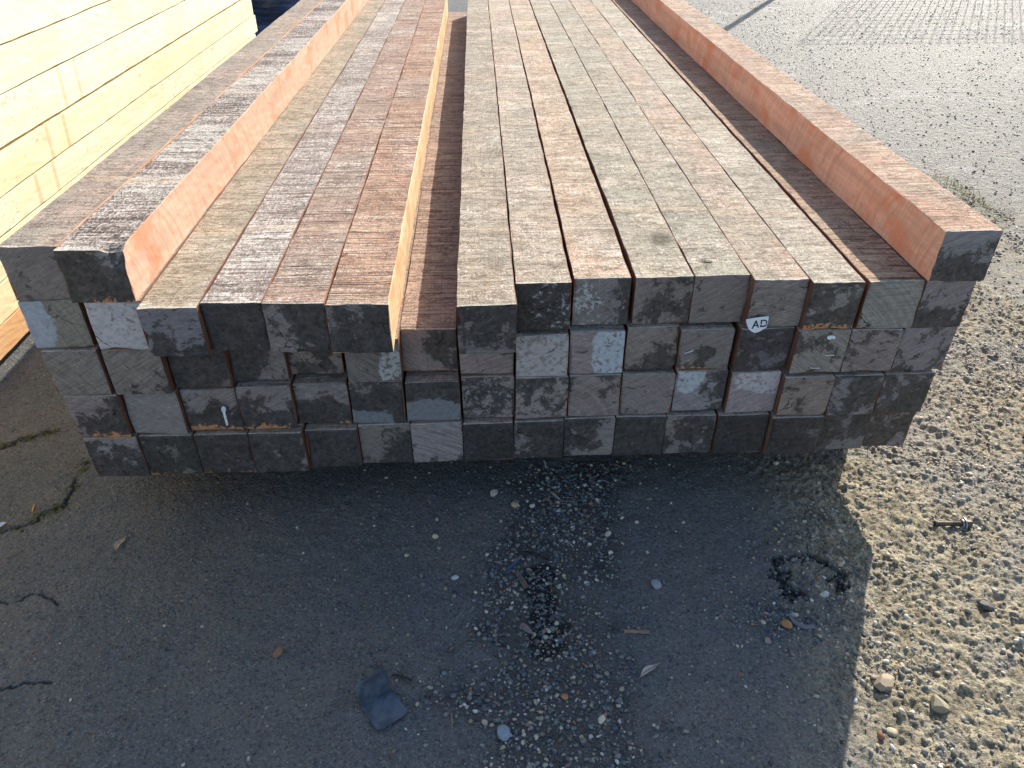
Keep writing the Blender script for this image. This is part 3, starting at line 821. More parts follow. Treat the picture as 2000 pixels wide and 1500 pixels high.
kk = blob('knot', M_KNOT, .058, .088, ROWH[3] - .0004, .013, .008, .0022, 3, b12)

# ------------------------------------------------------------------ bearers
M_BEAR = simple('old_bearer_wood', (.10, .075, .055), .85, .35, 40, .002)
def box_verts(x0, x1, y0, y1, z0, z1, ch=.004):
    V = []
    for z, c in ((z0, ch), (z0 + ch, 0), (z1 - ch, 0), (z1, ch)):
        V += [(x0 + c, y0 + c, z), (x1 - c, y0 + c, z), (x1 - c, y1 - c, z), (x0 + c, y1 - c, z)]
    F = [(3, 2, 1, 0), (12, 13, 14, 15)]
    for k in range(3):
        for i in range(4):
            j = (i + 1) % 4
            F.append((k * 4 + i, k * 4 + j, (k + 1) * 4 + j, (k + 1) * 4 + i))
    return V, F
for k, yb in enumerate((2.055, 4.0, 5.9)):
    V, F = box_verts(-1.2, 1.30, 0, .15, -.03, .1835)
    o = mesh_obj('bearer', V, F, M_BEAR, None, (0, yb, 0))
    tag(o, ['near', 'middle', 'far'][k] + ' square bearer on the asphalt carrying the dark beam stack', 'bearer', 'bearers under the beam stack')

# ------------------------------------------------------------------ yellow pile on the left
def mat_yellow():
    b = NB('yellow_fir_timber')
    mv = b.attr('look'); t = b.attr('side_tone').outputs['Color']
    seed = b.comb(mv.outputs['Alpha'], mv.outputs['Alpha'], mv.outputs['Alpha'])
    o, P = seeded(b, seed)
    lk = b.sep(mv.outputs['Vector'])
    grain = b.noise(b.vmath('MULTIPLY', P, (30, 1.3, 60)), 1, 5, .6, .4)
    kerf = b.noise(b.vmath('MULTIPLY', P, (5, 90, 4)), 1, 3)
    fz = b.noise(P, 160, 3, .7)
    blot = b.noise(b.vmath('MULTIPLY', P, (3, 2.2, 5)), 1, 3)
    c = b.mix(1, t, b.comb(*[b.ss(b.math('ADD', b.math('MULTIPLY', grain, .65), b.math('MULTIPLY', kerf, .35)), .3, .7, .84, 1.10)] * 3), 'MULTIPLY')
    c = b.mix(b.math('MULTIPLY', b.ss(blot, .47, .62), .45), c, b.mix(1, t, (1, .84, .72), 'MULTIPLY'))
    # slanting orange resin/stain stripes
    oy = b.sep(o)
    sy = b.math('SUBTRACT', oy[1], b.math('MULTIPLY', oy[2], .15))
    st = None
    for k in (0, .16):
        m = b.ss(b.math('ABSOLUTE', b.math('SUBTRACT', sy, b.math('ADD', lk[0], k))), .018, .010)
        st = m if st is None else b.math('MAXIMUM', st, m)
    c = b.mix(b.math('MULTIPLY', st, .45), c, (.62, .33, .16))
    # mud spatter zone
    z = b.ss(b.noise(b.vmath('MULTIPLY', P, (2, 1.6, 5)), 1, 3), .50, .60)
    sp = b.ss(b.noise(b.vmath('MULTIPLY', P, (50, 34, 60)), 1, 5, .72), .56, .62)
    c = b.mix(b.math('MULTIPLY', b.math('MULTIPLY', z, sp), .5), c, (.24, .14, .08))
    h = b.math('ADD', b.math('MULTIPLY', kerf, .5), b.math('MULTIPLY', fz, .3))
    return b.fin(c, .75, b.bump(h, .0012, .6), .25)
M_YEL = mat_yellow()
PZ = [.053, .168, .304, .452, .582, .736, .912, 1.071, 1.220, 1.370]
PK = .025
PT = [(.66,.40,.20),(.84,.72,.44),(.87,.78,.52),(.87,.79,.55),(.86,.77,.50),(.88,.80,.56),(.87,.79,.52),(.88,.80,.54),(.88,.80,.54)]
PL = ['orange-tinged bark-marked timber at the foot of', 'yellow timber second up from the ground in', 'pale yellow timber third up in', 'mud-flecked yellow timber fourth up in', 'orange-striped yellow timber fifth up in', 'yellow timber sixth up under the dark gap in', 'smooth pale yellow timber seventh up in', 'yellow timber eighth up in', 'topmost yellow timber of']
ends_far = [6.95, 6.95, 6.90, 6.97, 6.93, 6.99, 6.96, 7.0, 6.97]
PSEAM = [.006, .006, .007, .006, .007, .014, .007, .007, .006]
for i in range(9):
    z0, z1 = PZ[i], PZ[i + 1] - PSEAM[i + 1 if i < 8 else 8]
    y0 = .9 + .06 * ((i * 7) % 5) / 5
    V, F, MI, E, EF = beam_mesh(.15, z1 - z0, ends_far[i] - y0, 500 + i, True)
    x0 = -1.90 + PK * (y0 - 2.5) - .15 + random.uniform(-.004, .003)
    o = mesh_obj('yellow_timber', V, F, M_YEL, None, (x0, y0, z0))
    o.rotation_euler = (0, 0, -PK)
    attr_const(o.data, 'side_tone', PT[i] + (1,))
    attr_const(o.data, 'look', ((9, 9, 9, 2.35, 2.55, 2.80, 9, 9, 9)[i] - y0 + .9 - .0, 0, 0, 3.1 * i + .7))
    e = mesh_obj('end_face', E, EF, M_YEL, o)
    attr_const(e.data, 'side_tone', PT[i] + (1,)); attr_const(e.data, 'look', (9, 0, 0, 5.1 * i))
    tag(o, PL[i] + ' the left pile', 'yellow timber', 'yellow timbers piled on the left')
for k, yb in enumerate((1.3, 4.0, 6.4)):
    V, F = box_verts(-2.6, -1.95, 0, .1, -.02, .051)
    o = mesh_obj('bearer', V, F, M_BEAR, None, (0, yb, 0))
    tag(o, ['near', 'middle', 'far'][k] + ' flat bearer on the asphalt under the yellow timber pile', 'bearer', 'bearers under the yellow pile')

# ------------------------------------------------------------------ wrapped pack beyond
M_WRAP = (lambda b: b.fin(b.mix(b.ss(b.noise(b.vmath('MULTIPLY', b.obj(), (1.2, 2, 14)), 1, 3), .42, .6), (.022, .035, .062), (.07, .10, .21)), .38, b.bump(b.noise(b.vmath('MULTIPLY', b.obj(), (2, 3, 9)), 1, 4), .03, .8), .5))(NB('dark_blue_wrap'))
M_STRAP = simple('pack_strap', (.30, .34, .33), .5, .1, 30, .0005)
def wrapped_pack():
    root = bpy.data.objects.new('wrapped_pack', None); COL.objects.link(root); root.location = (-2.35, 8.25, 0)
    # soft-cornered wrapped bundle with sagging faces
    nx, nz = 40, 16
    W, H, D = 2.5, .95, 1.1
    V, F = [], []
    prof = []
    for k in range(nz + 1):
        t = k / nz; prof.append((0 + .03 * math.sin(t * 9) + .05 * max(0, t - .88) / .12, .03 + (H - .03) * t))
    for k in range(9): prof.append((.06 + D * k / 8, H + .01 * math.sin(k * 1.9)))
    for k in range(nz + 1):
        t = 1 - k / nz; prof.append((D + .06, .03 + (H - .03) * t))
    for i in range(nx + 1):
        x = -W / 2 + W * i / nx
        for (py, pz) in prof:
            V.append((x, py + .012 * math.sin(x * 23 + pz * 8), pz + .008 * math.sin(x * 11 + py * 5)))
    m = len(prof)
    for i in range(nx):
        for k in range(m - 1):
            F.append((i * m + k, i * m + k + 1, (i + 1) * m + k + 1, (i + 1) * m + k))
    F.append(tuple(range(m))[::-1]); F.append(tuple(nx * m + k for k in range(m)))
    mesh_obj('wrap', V, F, M_WRAP, root)
    for sx in (-.75, .1, .8):
        V, F = [], []
        for dx in (-.02, .02):
            V += [(sx + dx, -.045, .02), (sx + dx, -.045, H + .03), (sx + dx, D + .1, H + .03), (sx + dx, D + .1, .02)]
        for k in range(3): F.append((k, k + 1, 5 + k, 4 + k))
        s = mesh_obj('strap', V, F, M_STRAP, root)
        md = s.modifiers.new('thickness', 'SOLIDIFY'); md.thickness = .003
    for bx in (-1.0, 0, 1.0):
        V, F = box_verts(bx - .05, bx + .05, .05, D, -.02, .035)
        mesh_obj('skid', V, F, M_BEAR, root)
    tag(root, 'dark blue plastic-wrapped pack standing behind the far end of the yellow pile', 'wrapped pack')
wrapped_pack()

# ------------------------------------------------------------------ mesh fence beyond the yard (casts the grid shadow)
M_WIRE = simple('galvanised_wire', (.35, .36, .37), .4, .1, 30, .0002)
M_WIRE.node_tree.nodes['Principled BSDF'].inputs['Metallic'].default_value = .8
def rod(V, F, a, b_, r, n=5):
    a, b_ = Vector(a), Vector(b_)
    d = (b_ - a).normalized()
    s = d.orthogonal().normalized(); t = d.cross(s)
    k0 = len(V)
    for c in (a, b_):
        for i in range(n):
            an = 2 * math.pi * i / n
            V.append(tuple(c + s * r * math.cos(an) + t * r * math.sin(an)))
    for i in range(n):
        j = (i + 1) % n
        F.append((k0 + i, k0 + j, k0 + n + j, k0 + n + i))
    F.append(tuple(k0 + i for i in range(n))[::-1]); F.append(tuple(k0 + n + i for i in range(n)))
FY = 11.75
for pn in range(2):
    root = bpy.data.objects.new('mesh_fence_panel', None); COL.objects.link(root)
    x0 = 5.30 + pn * 4.02
    root.location = (x0, FY, 0)
    V, F = [], []
    for i in range(40): rod(V, F, (.04 + i * .1, 0, .05), (.04 + i * .1, 0, 2.35), .0045)
    for i in range(16): rod(V, F, (0, .008, .08 + i * .15), (3.98, .008, .08 + i * .15), .0045)
    mesh_obj('wire_mesh', V, F, M_WIRE, root)
    for px_ in ((3.99,) if pn == 0 else (-.01 + 4.0,)):
        V, F = [], []
        rod(V, F, (px_, .04, -.1), (px_, .04, 2.45), .009, 10)
        mesh_obj('post', V, F, M_WIRE, root, smooth=False)
    tag(root, ['left', 'right'][pn] + ' galvanised mesh panel of the fence past the gravel yard', 'fence panel', 'mesh fence panels along the yard edge')
root = None
V, F = [], []
gpx, gpy = gp(1415, 55)
tt = 3.15
px0, py0 = gpx + .75 * 3.0, gpy + 1.24 * 3.0
rod(V, F, (0, 0, -.1), (0, 0, 3.6), .045, 14); rod(V, F, (0, 0, 3.6), (0, 0, 3.66), .055, 14); rod(V, F, (0, 0, 0), (0, 0, .04), .12, 14)
o = mesh_obj('steel_post', V, F, M_WIRE, None, (px0, py0, 0))
tag(o, 'single tall steel post standing alone past the far end of the beam stack', 'post')

# ------------------------------------------------------------------ stones
def ico():
    t = (1 + 5 ** .5) / 2
    v = np.array([(-1, t, 0), (1, t, 0), (-1, -t, 0), (1, -t, 0), (0, -1, t), (0, 1, t), (0, -1, -t), (0, 1, -t), (t, 0, -1), (t, 0, 1), (-t, 0, -1), (-t, 0, 1)], float)
    f = [(0, 11, 5), (0, 5, 1), (0, 1, 7), (0, 7, 10), (0, 10, 11), (1, 5, 9), (5, 11, 4), (11, 10, 2), (10, 7, 6), (7, 1, 8), (3, 9, 4), (3, 4, 2), (3, 2, 6), (3, 6, 8), (3, 8, 9), (4, 9, 5), (2, 4, 11), (6, 2, 10), (8, 6, 7), (9, 8, 1)]
    return v / np.linalg.norm(v[0]), f
def subdiv(v, f):
    v = list(map(tuple, v)); cache = {}
    def mid(a, b_):
        k = (min(a, b_), max(a, b_))
        if k not in cache:
            p = np.array(v[a]) + np.array(v[b_]); p /= np.linalg.norm(p)
            v.append(tuple(p)); cache[k] = len(v) - 1
        return cache[k]
    nf = []
    for a, b_, c in f:
        ab, bc, ca = mid(a, b_), mid(b_, c), mid(c, a)
        nf += [(a, ab, ca), (b_, bc, ab), (c, ca, bc), (ab, bc, ca)]
    return np.array(v), nf
I0 = ico(); I1 = subdiv(*I0); I2 = subdiv(*I1)
def pebble(base, g, angular=.5):
    v = base[0].copy()
    for _ in range(int(5 + 6 * angular)):
        n = g.normal(size=3); n /= np.linalg.norm(n)
        d = .55 + .35 * g.random()
        s = v @ n
        v = v - np.outer(np.clip(s - d, 0, None), n)
    v *= np.array([1, .62 + .3 * g.random(), .42 + .3 * g.random()])
    return v
PEB1 = [pebble(I1, rng, .3 + .7 * rng.random()) for _ in range(28)]
T1 = np.array(I1[1]); T0 = np.array(I0[1])
PEB0 = [pebble(I0, rng, .6) for _ in range(16)]
PAL = np.array([(.085, .10, .115), (.11, .125, .13), (.06, .068, .075), (.15, .165, .165), (.13, .12, .10), (.20, .20, .185), (.40, .37, .29), (.33, .29, .21), (.27, .15, .085), (.50, .49, .45), (.12, .15, .13), (.035, .035, .035), (.17, .12, .11)])
PALW = np.array([.18, .15, .12, .12, .08, .09, .07, .05, .025, .02, .06, .02, .015])
PALR = np.array([(.20, .19, .165), (.27, .25, .21), (.36, .33, .27), (.46, .43, .35), (.14, .135, .125), (.33, .27, .18), (.40, .30, .17), (.25, .15, .10), (.52, .50, .45), (.10, .10, .10)])
PALRW = np.array([.2, .2, .17, .1, .12, .09, .05, .02, .02, .03])

def scatter(name, xy, size, pal, palw, protos, T, mat, label, sink=.35, seed=5):
    g = np.random.default_rng(seed)
    n = len(xy)
    H = height(xy[:, 0], xy[:, 1])
    nv = len(protos[0]); VV = np.zeros((n, nv, 3)); CC = np.ones((n, 4))
    idx = g.integers(0, len(protos), n)
    base = np.array(protos)[idx]
    a = g.random(n) * 6.283; ca, sa = np.cos(a), np.sin(a)
    s = size[:, None]
    tl = (g.random((n, 2)) - .5) * .5
    bx, by, bz = base[..., 0] * s, base[..., 1] * s, base[..., 2] * s
    VV[..., 0] = bx * ca[:, None] - by * sa[:, None] + xy[:, :1]
    VV[..., 1] = bx * sa[:, None] + by * ca[:, None] + xy[:, 1:]
    VV[..., 2] = bz + tl[:, :1] * bx + tl[:, 1:] * by + (H + size * sink)[:, None]
    c = pal[g.choice(len(pal), n, p=palw / palw.sum())] * (.75 + .5 * g.random((n, 1)))
    CC[:, :3] = c
    Tn = (T[None] + (np.arange(n) * nv)[:, None, None]).reshape(-1, 3)
    o = big_mesh(name, VV.reshape(-1, 3), Tn, mat)
    attr_arr(o.data, 'stone', np.repeat(CC, nv, 0))
    tag(o, label, 'gravel', kind='stuff')
    return o
def mat_stone():
    b = NB('stone')
    c = b.attr('stone').outputs['Color']
    n = b.noise(b.obj(), 350, 3, .6)
    c = b.mix(1, c, b.comb(*[b.ss(n, .3, .7, .8, 1.2)] * 3), 'MULTIPLY')
    return b.fin(c, .7, b.bump(n, .0006, .5), .4)
M_STONE = mat_stone()

# central drift of mixed chips
g = np.random.default_rng(21)
c = g.random((26000, 2)) * np.array([1.1, 1.2]) + np.array([-.42, .78])
m = gravel_mask(c[:, 0], c[:, 1]) * (.35 + .9 * (N2.fbm(c[:, 0] * 11, c[:, 1] * 11, 3)))
keep = c[g.random(len(c)) < m * .95 + .03]
scatter('gravel', keep, .0020 + .0060 * g.random(len(keep)) ** 3.2 + .0016 * g.random(len(keep)), PAL, PALW, PEB1, T1, M_STONE, 'mixed blue, grey and cream stone chips drifted on the shaded asphalt', .35, 31)
# ring of broken asphalt and thin scatter over the shade
c = g.random((14000, 2)) * np.array([3.3, 1.9]) + np.array([-1.95, .75])
m = .26 + .8 * sstep(.3, .8, ring_mask(c[:, 0], c[:, 1])) + .42 * sstep(.55, .72, N3.fbm(c[:, 0] * 4, c[:, 1] * 4, 3)) * (c[:, 0] > .3) + .10 * (c[:, 0] > .2)
m = m * (1 - .8 * sstep(.9, 1.2, c[:, 0]))
keep = c[g.random(len(c)) < m * .9]
scatter('gravel', keep, .0014 + .0045 * g.random(len(keep)) ** 3.2, PAL, PALW, PEB1, T1, M_STONE, 'thin scatter of loose grit over the shaded asphalt', .35, 32)
# loose stones lying in the broken ring and along the dirt
c = g.random((26000, 2)) * np.array([.5, .45]) + np.array([RING_C[0] - .25, RING_C[1] - .22])
c = c[g.random(len(c)) < .17 * sstep(.2, .7, ring_mask(c[:, 0], c[:, 1])) + .012]
scatter('gravel', c, .0022 + .0060 * g.random(len(c)) ** 2.2, PAL, PALW, PEB1, T1, M_STONE, 'loose dark chips filling the broken asphalt ring', .30, 36)
# local heap south of the ring
rc = gp(1520, 1200)
c = np.stack([g.normal(rc[0], .075, 600), g.normal(rc[1], .04, 600)], 1)
scatter('gravel', c, .0018 + .0045 * g.random(600) ** 2, PAL, PALW, PEB1, T1, M_STONE, 'small heap of chips beside the broken asphalt ring', .35, 33)
# sunlit, dense gravel at the right
c = np.stack([g.random(110000) * 2.3 + .7, .7 + g.random(110000) ** 1.25 * 3.6], 1)
m = sunlit_sand_mask(c[:, 0], c[:, 1]) * (.25 + 1.0 * sstep(.42, .66, N1.fbm(c[:, 0] * 7, c[:, 1] * 7, 3)))
keep = c[g.random(len(c)) < m * .52]
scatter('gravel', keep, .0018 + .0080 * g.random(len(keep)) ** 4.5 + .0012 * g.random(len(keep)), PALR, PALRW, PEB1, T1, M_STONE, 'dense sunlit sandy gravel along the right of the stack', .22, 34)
c = np.stack([g.random(30000) * 6.5 + 1.3, 3.6 + g.random(30000) ** 1.2 * 7.5], 1)
c = c[g.random(len(c)) < .9]
scatter('gravel', c, .0025 + .009 * g.random(len(c)) ** 5, PALR * .75, PALRW, PEB0, T0, M_STONE, 'pale loose gravel across the far part of the yard', .3, 35)

# individually notable stones: (px, py, radius, colour, angular, name part, label)
NST = [
 (542, 1275, .017, (.22, .13, .07), .1, 'smooth brown oval pebble lying left of the black plastic corner'),
 (850, 1047, .013, (.45, .40, .28), .8, 'cream faceted stone alone on the dark asphalt left of the drift'),
 (889, 1128, .012, (.40, .44, .46), .1, 'round pale bluish pebble just left of the chip drift'),
 (965, 960, .019, (.42, .38, .34), .6, 'largest whitish stone under the front edge of the stack'),
 (1007, 982, .016, (.36, .27, .18), .7, 'rusty tan lump at the top of the chip drift'),
 (1040, 982, .013, (.50, .46, .38), .6, 'cream stone right of the rusty tan lump'),
 (1188, 1040, .013, (.44, .36, .30), .5, 'pale pinkish stone right of the chip drift'),
 (1281, 1140, .018, (.24, .27, .29), .6, 'flat blue-grey stone right of the chip drift'),
 (1516, 902, .012, (.50, .42, .33), .2, 'rounded cream pebble in the shade below the stack at right'),
 (1537, 1218, .016, (.36, .18, .07), .3, 'orange-brown oval pebble touching the grey curved strip'),
 (1552, 1198, .011, (.50, .47, .36), .3, 'cream pebble just above the grey curved strip'),
 (1612, 1160, .015, (.42, .42, .40), .9, 'pale wedge-shaped stone at the right rim of the broken asphalt'),
 (1499, 1250, .011, (.28, .22, .20), .7, 'pinkish-brown angular stone below the grit heap'),
 (1732, 1330, .030, (.42, .33, .22), .9, 'large tan angular rock on the sunlit sand by the shadow edge'),
 (1835, 1372, .028, (.36, .31, .21), .9, 'large ochre rock with a dark shaded side on the sunlit gravel'),
 (1744, 1424, .016, (.55, .47, .32), .0, 'smooth cream egg-shaped pebble near the bottom right'),
 (1722, 1434, .011, (.36, .14, .08), .8, 'small brick-red stone beside the cream egg-shaped pebble'),
 (1750, 1095, .013, (.52, .46, .28), .1, 'smooth yellow pebble on the sunlit sand right of the shadow corner'),
 (1930, 1178, .026, (.12, .11, .10), .9, 'dark broken rock half sunk in the sunlit gravel at far right'),
 (985, 1428, .022, (.22, .27, .33), .5, 'flat light-blue stone at the bottom of the chip drift'),
 (1102, 1358, .013, (.40, .20, .10), .9, 'orange triangular chip in the chip drift'),
 (1176, 1404, .012, (.50, .46, .36), .6, 'cream stone near the lower right of the chip drift'),
]
for i, (px_, py_, r_, colr, ang, lab) in enumerate(NST):
    gg = np.random.default_rng(900 + i)
    v = pebble(I2, gg, ang) * r_
    x, y = gp(px_, py_, r_ * .4)
    o = mesh_obj('stone', v, I2[1], M_STONE, None, (x, y, hz(x, y) + r_ * .30), smooth=(ang < .35))
    o.rotation_euler = (gg.random() * .3, gg.random() * .3, gg.random() * 6)
    attr_const(o.data, 'stone', tuple(v_ * (.72 if px_ > 1700 else 1) for v_ in colr) + (1,))
    tag(o, lab, 'stone', 'single stones lying on the yard')

# ------------------------------------------------------------------ debris
def ribbon(name, mat, pts, widths, th, z, label, cat, curl=0.0, loc_z=True, thick_profile=None):
    """flat bent strip through ground points, real thickness"""
    V, F = [], []
    n = len(pts); m = 5
    P = [Vector((p[0], p[1], 0)) for p in pts]
    o3 = P[n // 2].copy()
    for i in range(n):
        d = (P[min(i + 1, n - 1)] - P[max(i - 1, 0)]).normalized()
        s = Vector((-d.y, d.x, 0))
        for top in (0, 1):
            for k in range(m):
                q = (k / (m - 1) - .5)
                p = P[i] - o3 + s * q * widths[i]
                V.append((p.x, p.y, z + (th if top else 0) + curl * (4 * q * q) * widths[i] + (thick_profile[i] if thick_profile else 0)))
    st = 2 * m
    for i in range(n - 1):
        a, b_ = i * st, (i + 1) * st
        for k in range(m - 1):
            F.append((a + k + 1, a + k, b_ + k, b_ + k + 1))
            F.append((a + m + k, a + m + k + 1, b_ + m + k + 1, b_ + m + k))
        F.append((a, a + m, b_ + m, b_)); F.append((a + m - 1, b_ + m - 1, b_ + st - 1, a + st - 1))
    for a, rev in ((0, False), ((n - 1) * st, True)):
        f = [a + k for k in range(m)] + [a + m + k for k in range(m - 1, -1, -1)]
        F.append(tuple(f[::-1]) if rev else tuple(f))
    hh = hz(o3.x, o3.y)
    o = mesh_obj(name, V, F, mat, None, (o3.x, o3.y, hh))
    return tag(o, label, cat)

M_LEAF = simple('dry_leaf', (.50, .39, .28), .7, .25, 120, .0008)
M_LEAFG = simple('grey_dry_leaf', (.40, .35, .31), .7, .25, 120, .0008)
M_SLIV = simple('wood_sliver', (.27, .18, .13), .8, .3, 150, .0006)
M_SLIVR = simple('reddish_wood_sliver', (.26, .13, .10), .8, .3, 150, .0006)
M_DARKW = simple('dark_wet_stick', (.025, .021, .018), .6, .4, 100, .0015)
M_GREY = simple('grey_rubber', (.13, .14, .155), .55, .15, 80, .0003)
M_ORCH = simple('orange_chip', (.50, .24, .09), .8, .2, 80, .0005)
M_WHITE = simple('white_scrap', (.60, .62, .66), .6, .15, 80, .001)

def line(a, b_, n, bow=0):
    (ax, ay), (bx, by) = gp(*a), gp(*b_)
    dx, dy = bx - ax, by - ay
    return [(ax + dx * t - dy * bow * math.sin(t * math.pi), ay + dy * t + dx * bow * math.sin(t * math.pi)) for t in [i / (n - 1) for i in range(n)]]
leafw = [.001, .010, .017, .020, .020, .016, .010, .005, .0015]
def leaf(a, b_, mat, label, sc_=1.0, bow=.05):
    o = ribbon('leaf', mat, line(a, b_, 9, bow), [w_ * sc_ for w_ in leafw], .0008, .004, label, 'leaf', .22, thick_profile=[.004 * math.sin(i * .8) + .003 for i in range(9)])
    # midrib
    V, F = [], []
    pts = line(a, b_, 9, bow); c0 = pts[4]
    for i in range(8):
        rod(V, F, (pts[i][0] - c0[0], pts[i][1] - c0[1], .0058 + .004 * math.sin(i * .8) + .003), (pts[i + 1][0] - c0[0], pts[i + 1][1] - c0[1], .0058 + .004 * math.sin((i + 1) * .8) + .003), .0007, 5)
    mesh_obj('midrib', V, F, M_SLIV, o)
    return o
leaf((226, 1075), (246, 1047), M_LEAF, 'tan dry leaf lying alone on the asphalt left of the stack corner', 1.05)
leaf((1250, 1327), (1290, 1297), M_LEAFG, 'pale grey-brown dry leaf right of the chip drift', .85)
leaf((1072, 955), (1112, 978), M_LEAFG, 'whitish curled leaf in the shade under the stack front', .45, -.15)
leaf((1060, 975), (1085, 985), M_SLIVR, 'reddish leaf fragment just below the whitish curled leaf', .4, .1)
ribbon('wood_sliver', M_SLIV, line((1218, 1237), (1268, 1239), 6), [.0085] * 6, .004, .004, 'flat straight brown wood sliver right of the chip drift', 'wood sliver')
ribbon('plastic_strip', M_GREY, [gp(*q) for q in ((1541, 1202), (1545, 1211), (1552, 1219), (1562, 1225), (1575, 1228), (1590, 1227))], [.007, .010, .012, .013, .013, .010], .004, .005, 'grey curved strip of rubber lying by the grit heap', 'plastic strip')
ribbon('wood_chip', M_ORCH, line((63, 1000), (68, 985), 4), [.003, .005, .005, .003], .003, .003, 'tiny orange wood chip on the asphalt at far left', 'wood chip')
ribbon('plastic_sliver', simple('blue_plastic', (.05, .085, .15), .4, .1, 60, .0002), line((984, 1119), (1014, 1096), 5), [.006, .010, .011, .011, .009], .002, .006, 'dark blue plastic sliver at the left edge of the chip drift', 'plastic sliver', .1)
ribbon('wood_chip', simple('brown_chip', (.12, .095, .08), .8, .3, 90, .001), line((1008, 1115), (1028, 1146), 5), [.011, .014, .016, .017, .013], .007, .004, 'blocky dull brown chip below the dark stick', 'wood chip')
ribbon('wood_chip', simple('mauve_chip', (.19, .15, .15), .8, .3, 90, .001), line((1018, 1220), (1040, 1236), 5), [.012, .017, .015, .010, .004], .006, .004, 'mauve tapering chip in the middle of the chip drift', 'wood chip')
ribbon('scrap', M_WHITE, line((-8, 1035), (12, 1022), 5), [.006, .016, .018, .014, .004], .002, .006, 'crumpled white scrap at the left edge of the asphalt', 'scrap', .3)

def stick(name, mat, pxs, r0, label, cat, twigs=()):
    V, F = [], []
    P = [gp(*q) for q in pxs]; c0 = P[0]
    h0 = hz(*c0)
    for i in range(len(P) - 1):
        rr = r0 * (1 - .5 * i / len(P))
        rod(V, F, (P[i][0] - c0[0], P[i][1] - c0[1], rr * 1.5 + .002 * (i % 2)), (P[i + 1][0] - c0[0], P[i + 1][1] - c0[1], rr * 1.5 + .002 * ((i + 1) % 2)), rr, 7)
    for a, b_ in twigs:
        A, B = gp(*a), gp(*b_)
        rod(V, F, (A[0] - c0[0], A[1] - c0[1], r0), (B[0] - c0[0], B[1] - c0[1], r0 * 2.5), r0 * .45, 5)
    o = mesh_obj(name, V, F, mat, None, (c0[0], c0[1], h0 + .002))
    return tag(o, label, cat)
stick('stick', M_DARKW, [(1012, 1080), (1030, 1083), (1050, 1086), (1072, 1092)], .0055, 'short black stick lying across the top of the chip drift', 'stick', (((1065, 1090), (1072, 1100)),))
stick('twig', M_DARKW, [(768, 1322), (782, 1326), (795, 1328), (806, 1334)], .0032, 'small dark broken twig right of the black plastic corner', 'twig', (((782, 1326), (790, 1322)), ((800, 1331), (810, 1327))))
stick('twig', M_SLIV, [(881, 1395), (884, 1415), (882, 1432)], .0014, 'thin brown twig at the left of the chip drift', 'twig')
stick('splinter', M_LEAFG, [(1062, 902), (1065, 908), (1066, 915)], .003, 'small pale splinter on the ground right under the stack front', 'splinter')
stick('twig', M_SLIV, [(1230, 905 + 50), (1160, 935), (1155, 948)][1:], .002, 'pale short straw under the front of the stack', 'twig')

# folded plastic corner protector
def corner_protector():
    M = NB('black_plastic')
    P = M.obj()
    n = M.noise(P, 22, 4, .6); n2 = M.noise(M.vmath('MULTIPLY', P, (40, 160, 40)), 1, 3)
    c = M.mix(M.ss(n, .38, .66), (.045, .058, .082), (.095, .118, .150))
    c = M.mix(M.math('MULTIPLY', M.ss(n2, .62, .72), .4), c, (.18, .20, .23))
    mat = M.fin(c, M.ss(n, .3, .7, .36, .55), M.bump(n2, .0004, .5), .5)
    th = .0032
    # long axis frame: fold line from A to B on the ground; one flap flat, the other raised
    A = Vector((*gp(705, 1380, .004), .004)); B = Vector((*gp(760, 1345, .004), .004))
    ex = (B - A).normalized(); Wd = (B - A).length + .004
    eyf = Vector((ex.y, -ex.x, 0))                     # towards the camera: lower flap
    C = Vector((*gp(768, 1402, .004), .004))
    Lf = .105
    root = bpy.data.objects.new('corner_protector', None); COL.objects.link(root)
    mid = (A + B) / 2; h0 = hz(mid.x, mid.y)
    root.location = (mid.x, mid.y, h0)
    def flap(name, dirv, up, L, r):
        # outline in (s along fold, t outwards) with rounded outer corners
        o2 = [(0, 0), (Wd, 0)]
        for k in range(7):
            a = k / 6 * math.pi / 2
            o2.append((Wd - r + r * math.cos(a), L - r + r * math.sin(a)))
        for k in range(7):
            a = math.pi / 2 + k / 6 * math.pi / 2
            o2.append((r + r * math.cos(a), L - r + r * math.sin(a)))
        # grid-free shell: outline ring, inset ring (lip), two skins
        d3 = (dirv * math.cos(up) + Vector((0, 0, 1)) * math.sin(up)).normalized()
        nrm = ex.cross(d3).normalized()
        if nrm.z < 0: nrm = -nrm
        cen = (Wd / 2, L / 2)
        V, F = [], []
        n_ = len(o2)
        def add(sc_, off):
            for (s_, t_) in o2:
                s2 = cen[0] + (s_ - cen[0]) * sc_; t2 = cen[1] + (t_ - cen[1]) * sc_
                V.append(tuple(A - mid + ex * s2 + d3 * t2 + nrm * off))
        add(1, 0); add(1, th); add(.965, th + .0006); add(.93, th - .0004); add(.5, th - .0006)
        for k in range(4):
            for i in range(n_):
                j = (i + 1) % n_
                F.append((k * n_ + i, k * n_ + j, (k + 1) * n_ + j, (k + 1) * n_ + i))
        F.append(tuple(4 * n_ + i for i in range(n_))); F.append(tuple(range(n_))[::-1])
        return mesh_obj(name, V, F, mat, root)
    flap('flap', eyf, R(4), .088, .014)
    flap('flap', -eyf, R(78), .072, .012)
    V, F = [], []
    rod(V, F, tuple(A - mid + Vector((0, 0, th * .6))), tuple(B - mid + Vector((0, 0, th * .6))), th * .95, 10)
    mesh_obj('fold', V, F, mat, root)
    tag(root, 'folded black plastic corner protector lying open on the shaded asphalt', 'corner protector')
corner_protector()

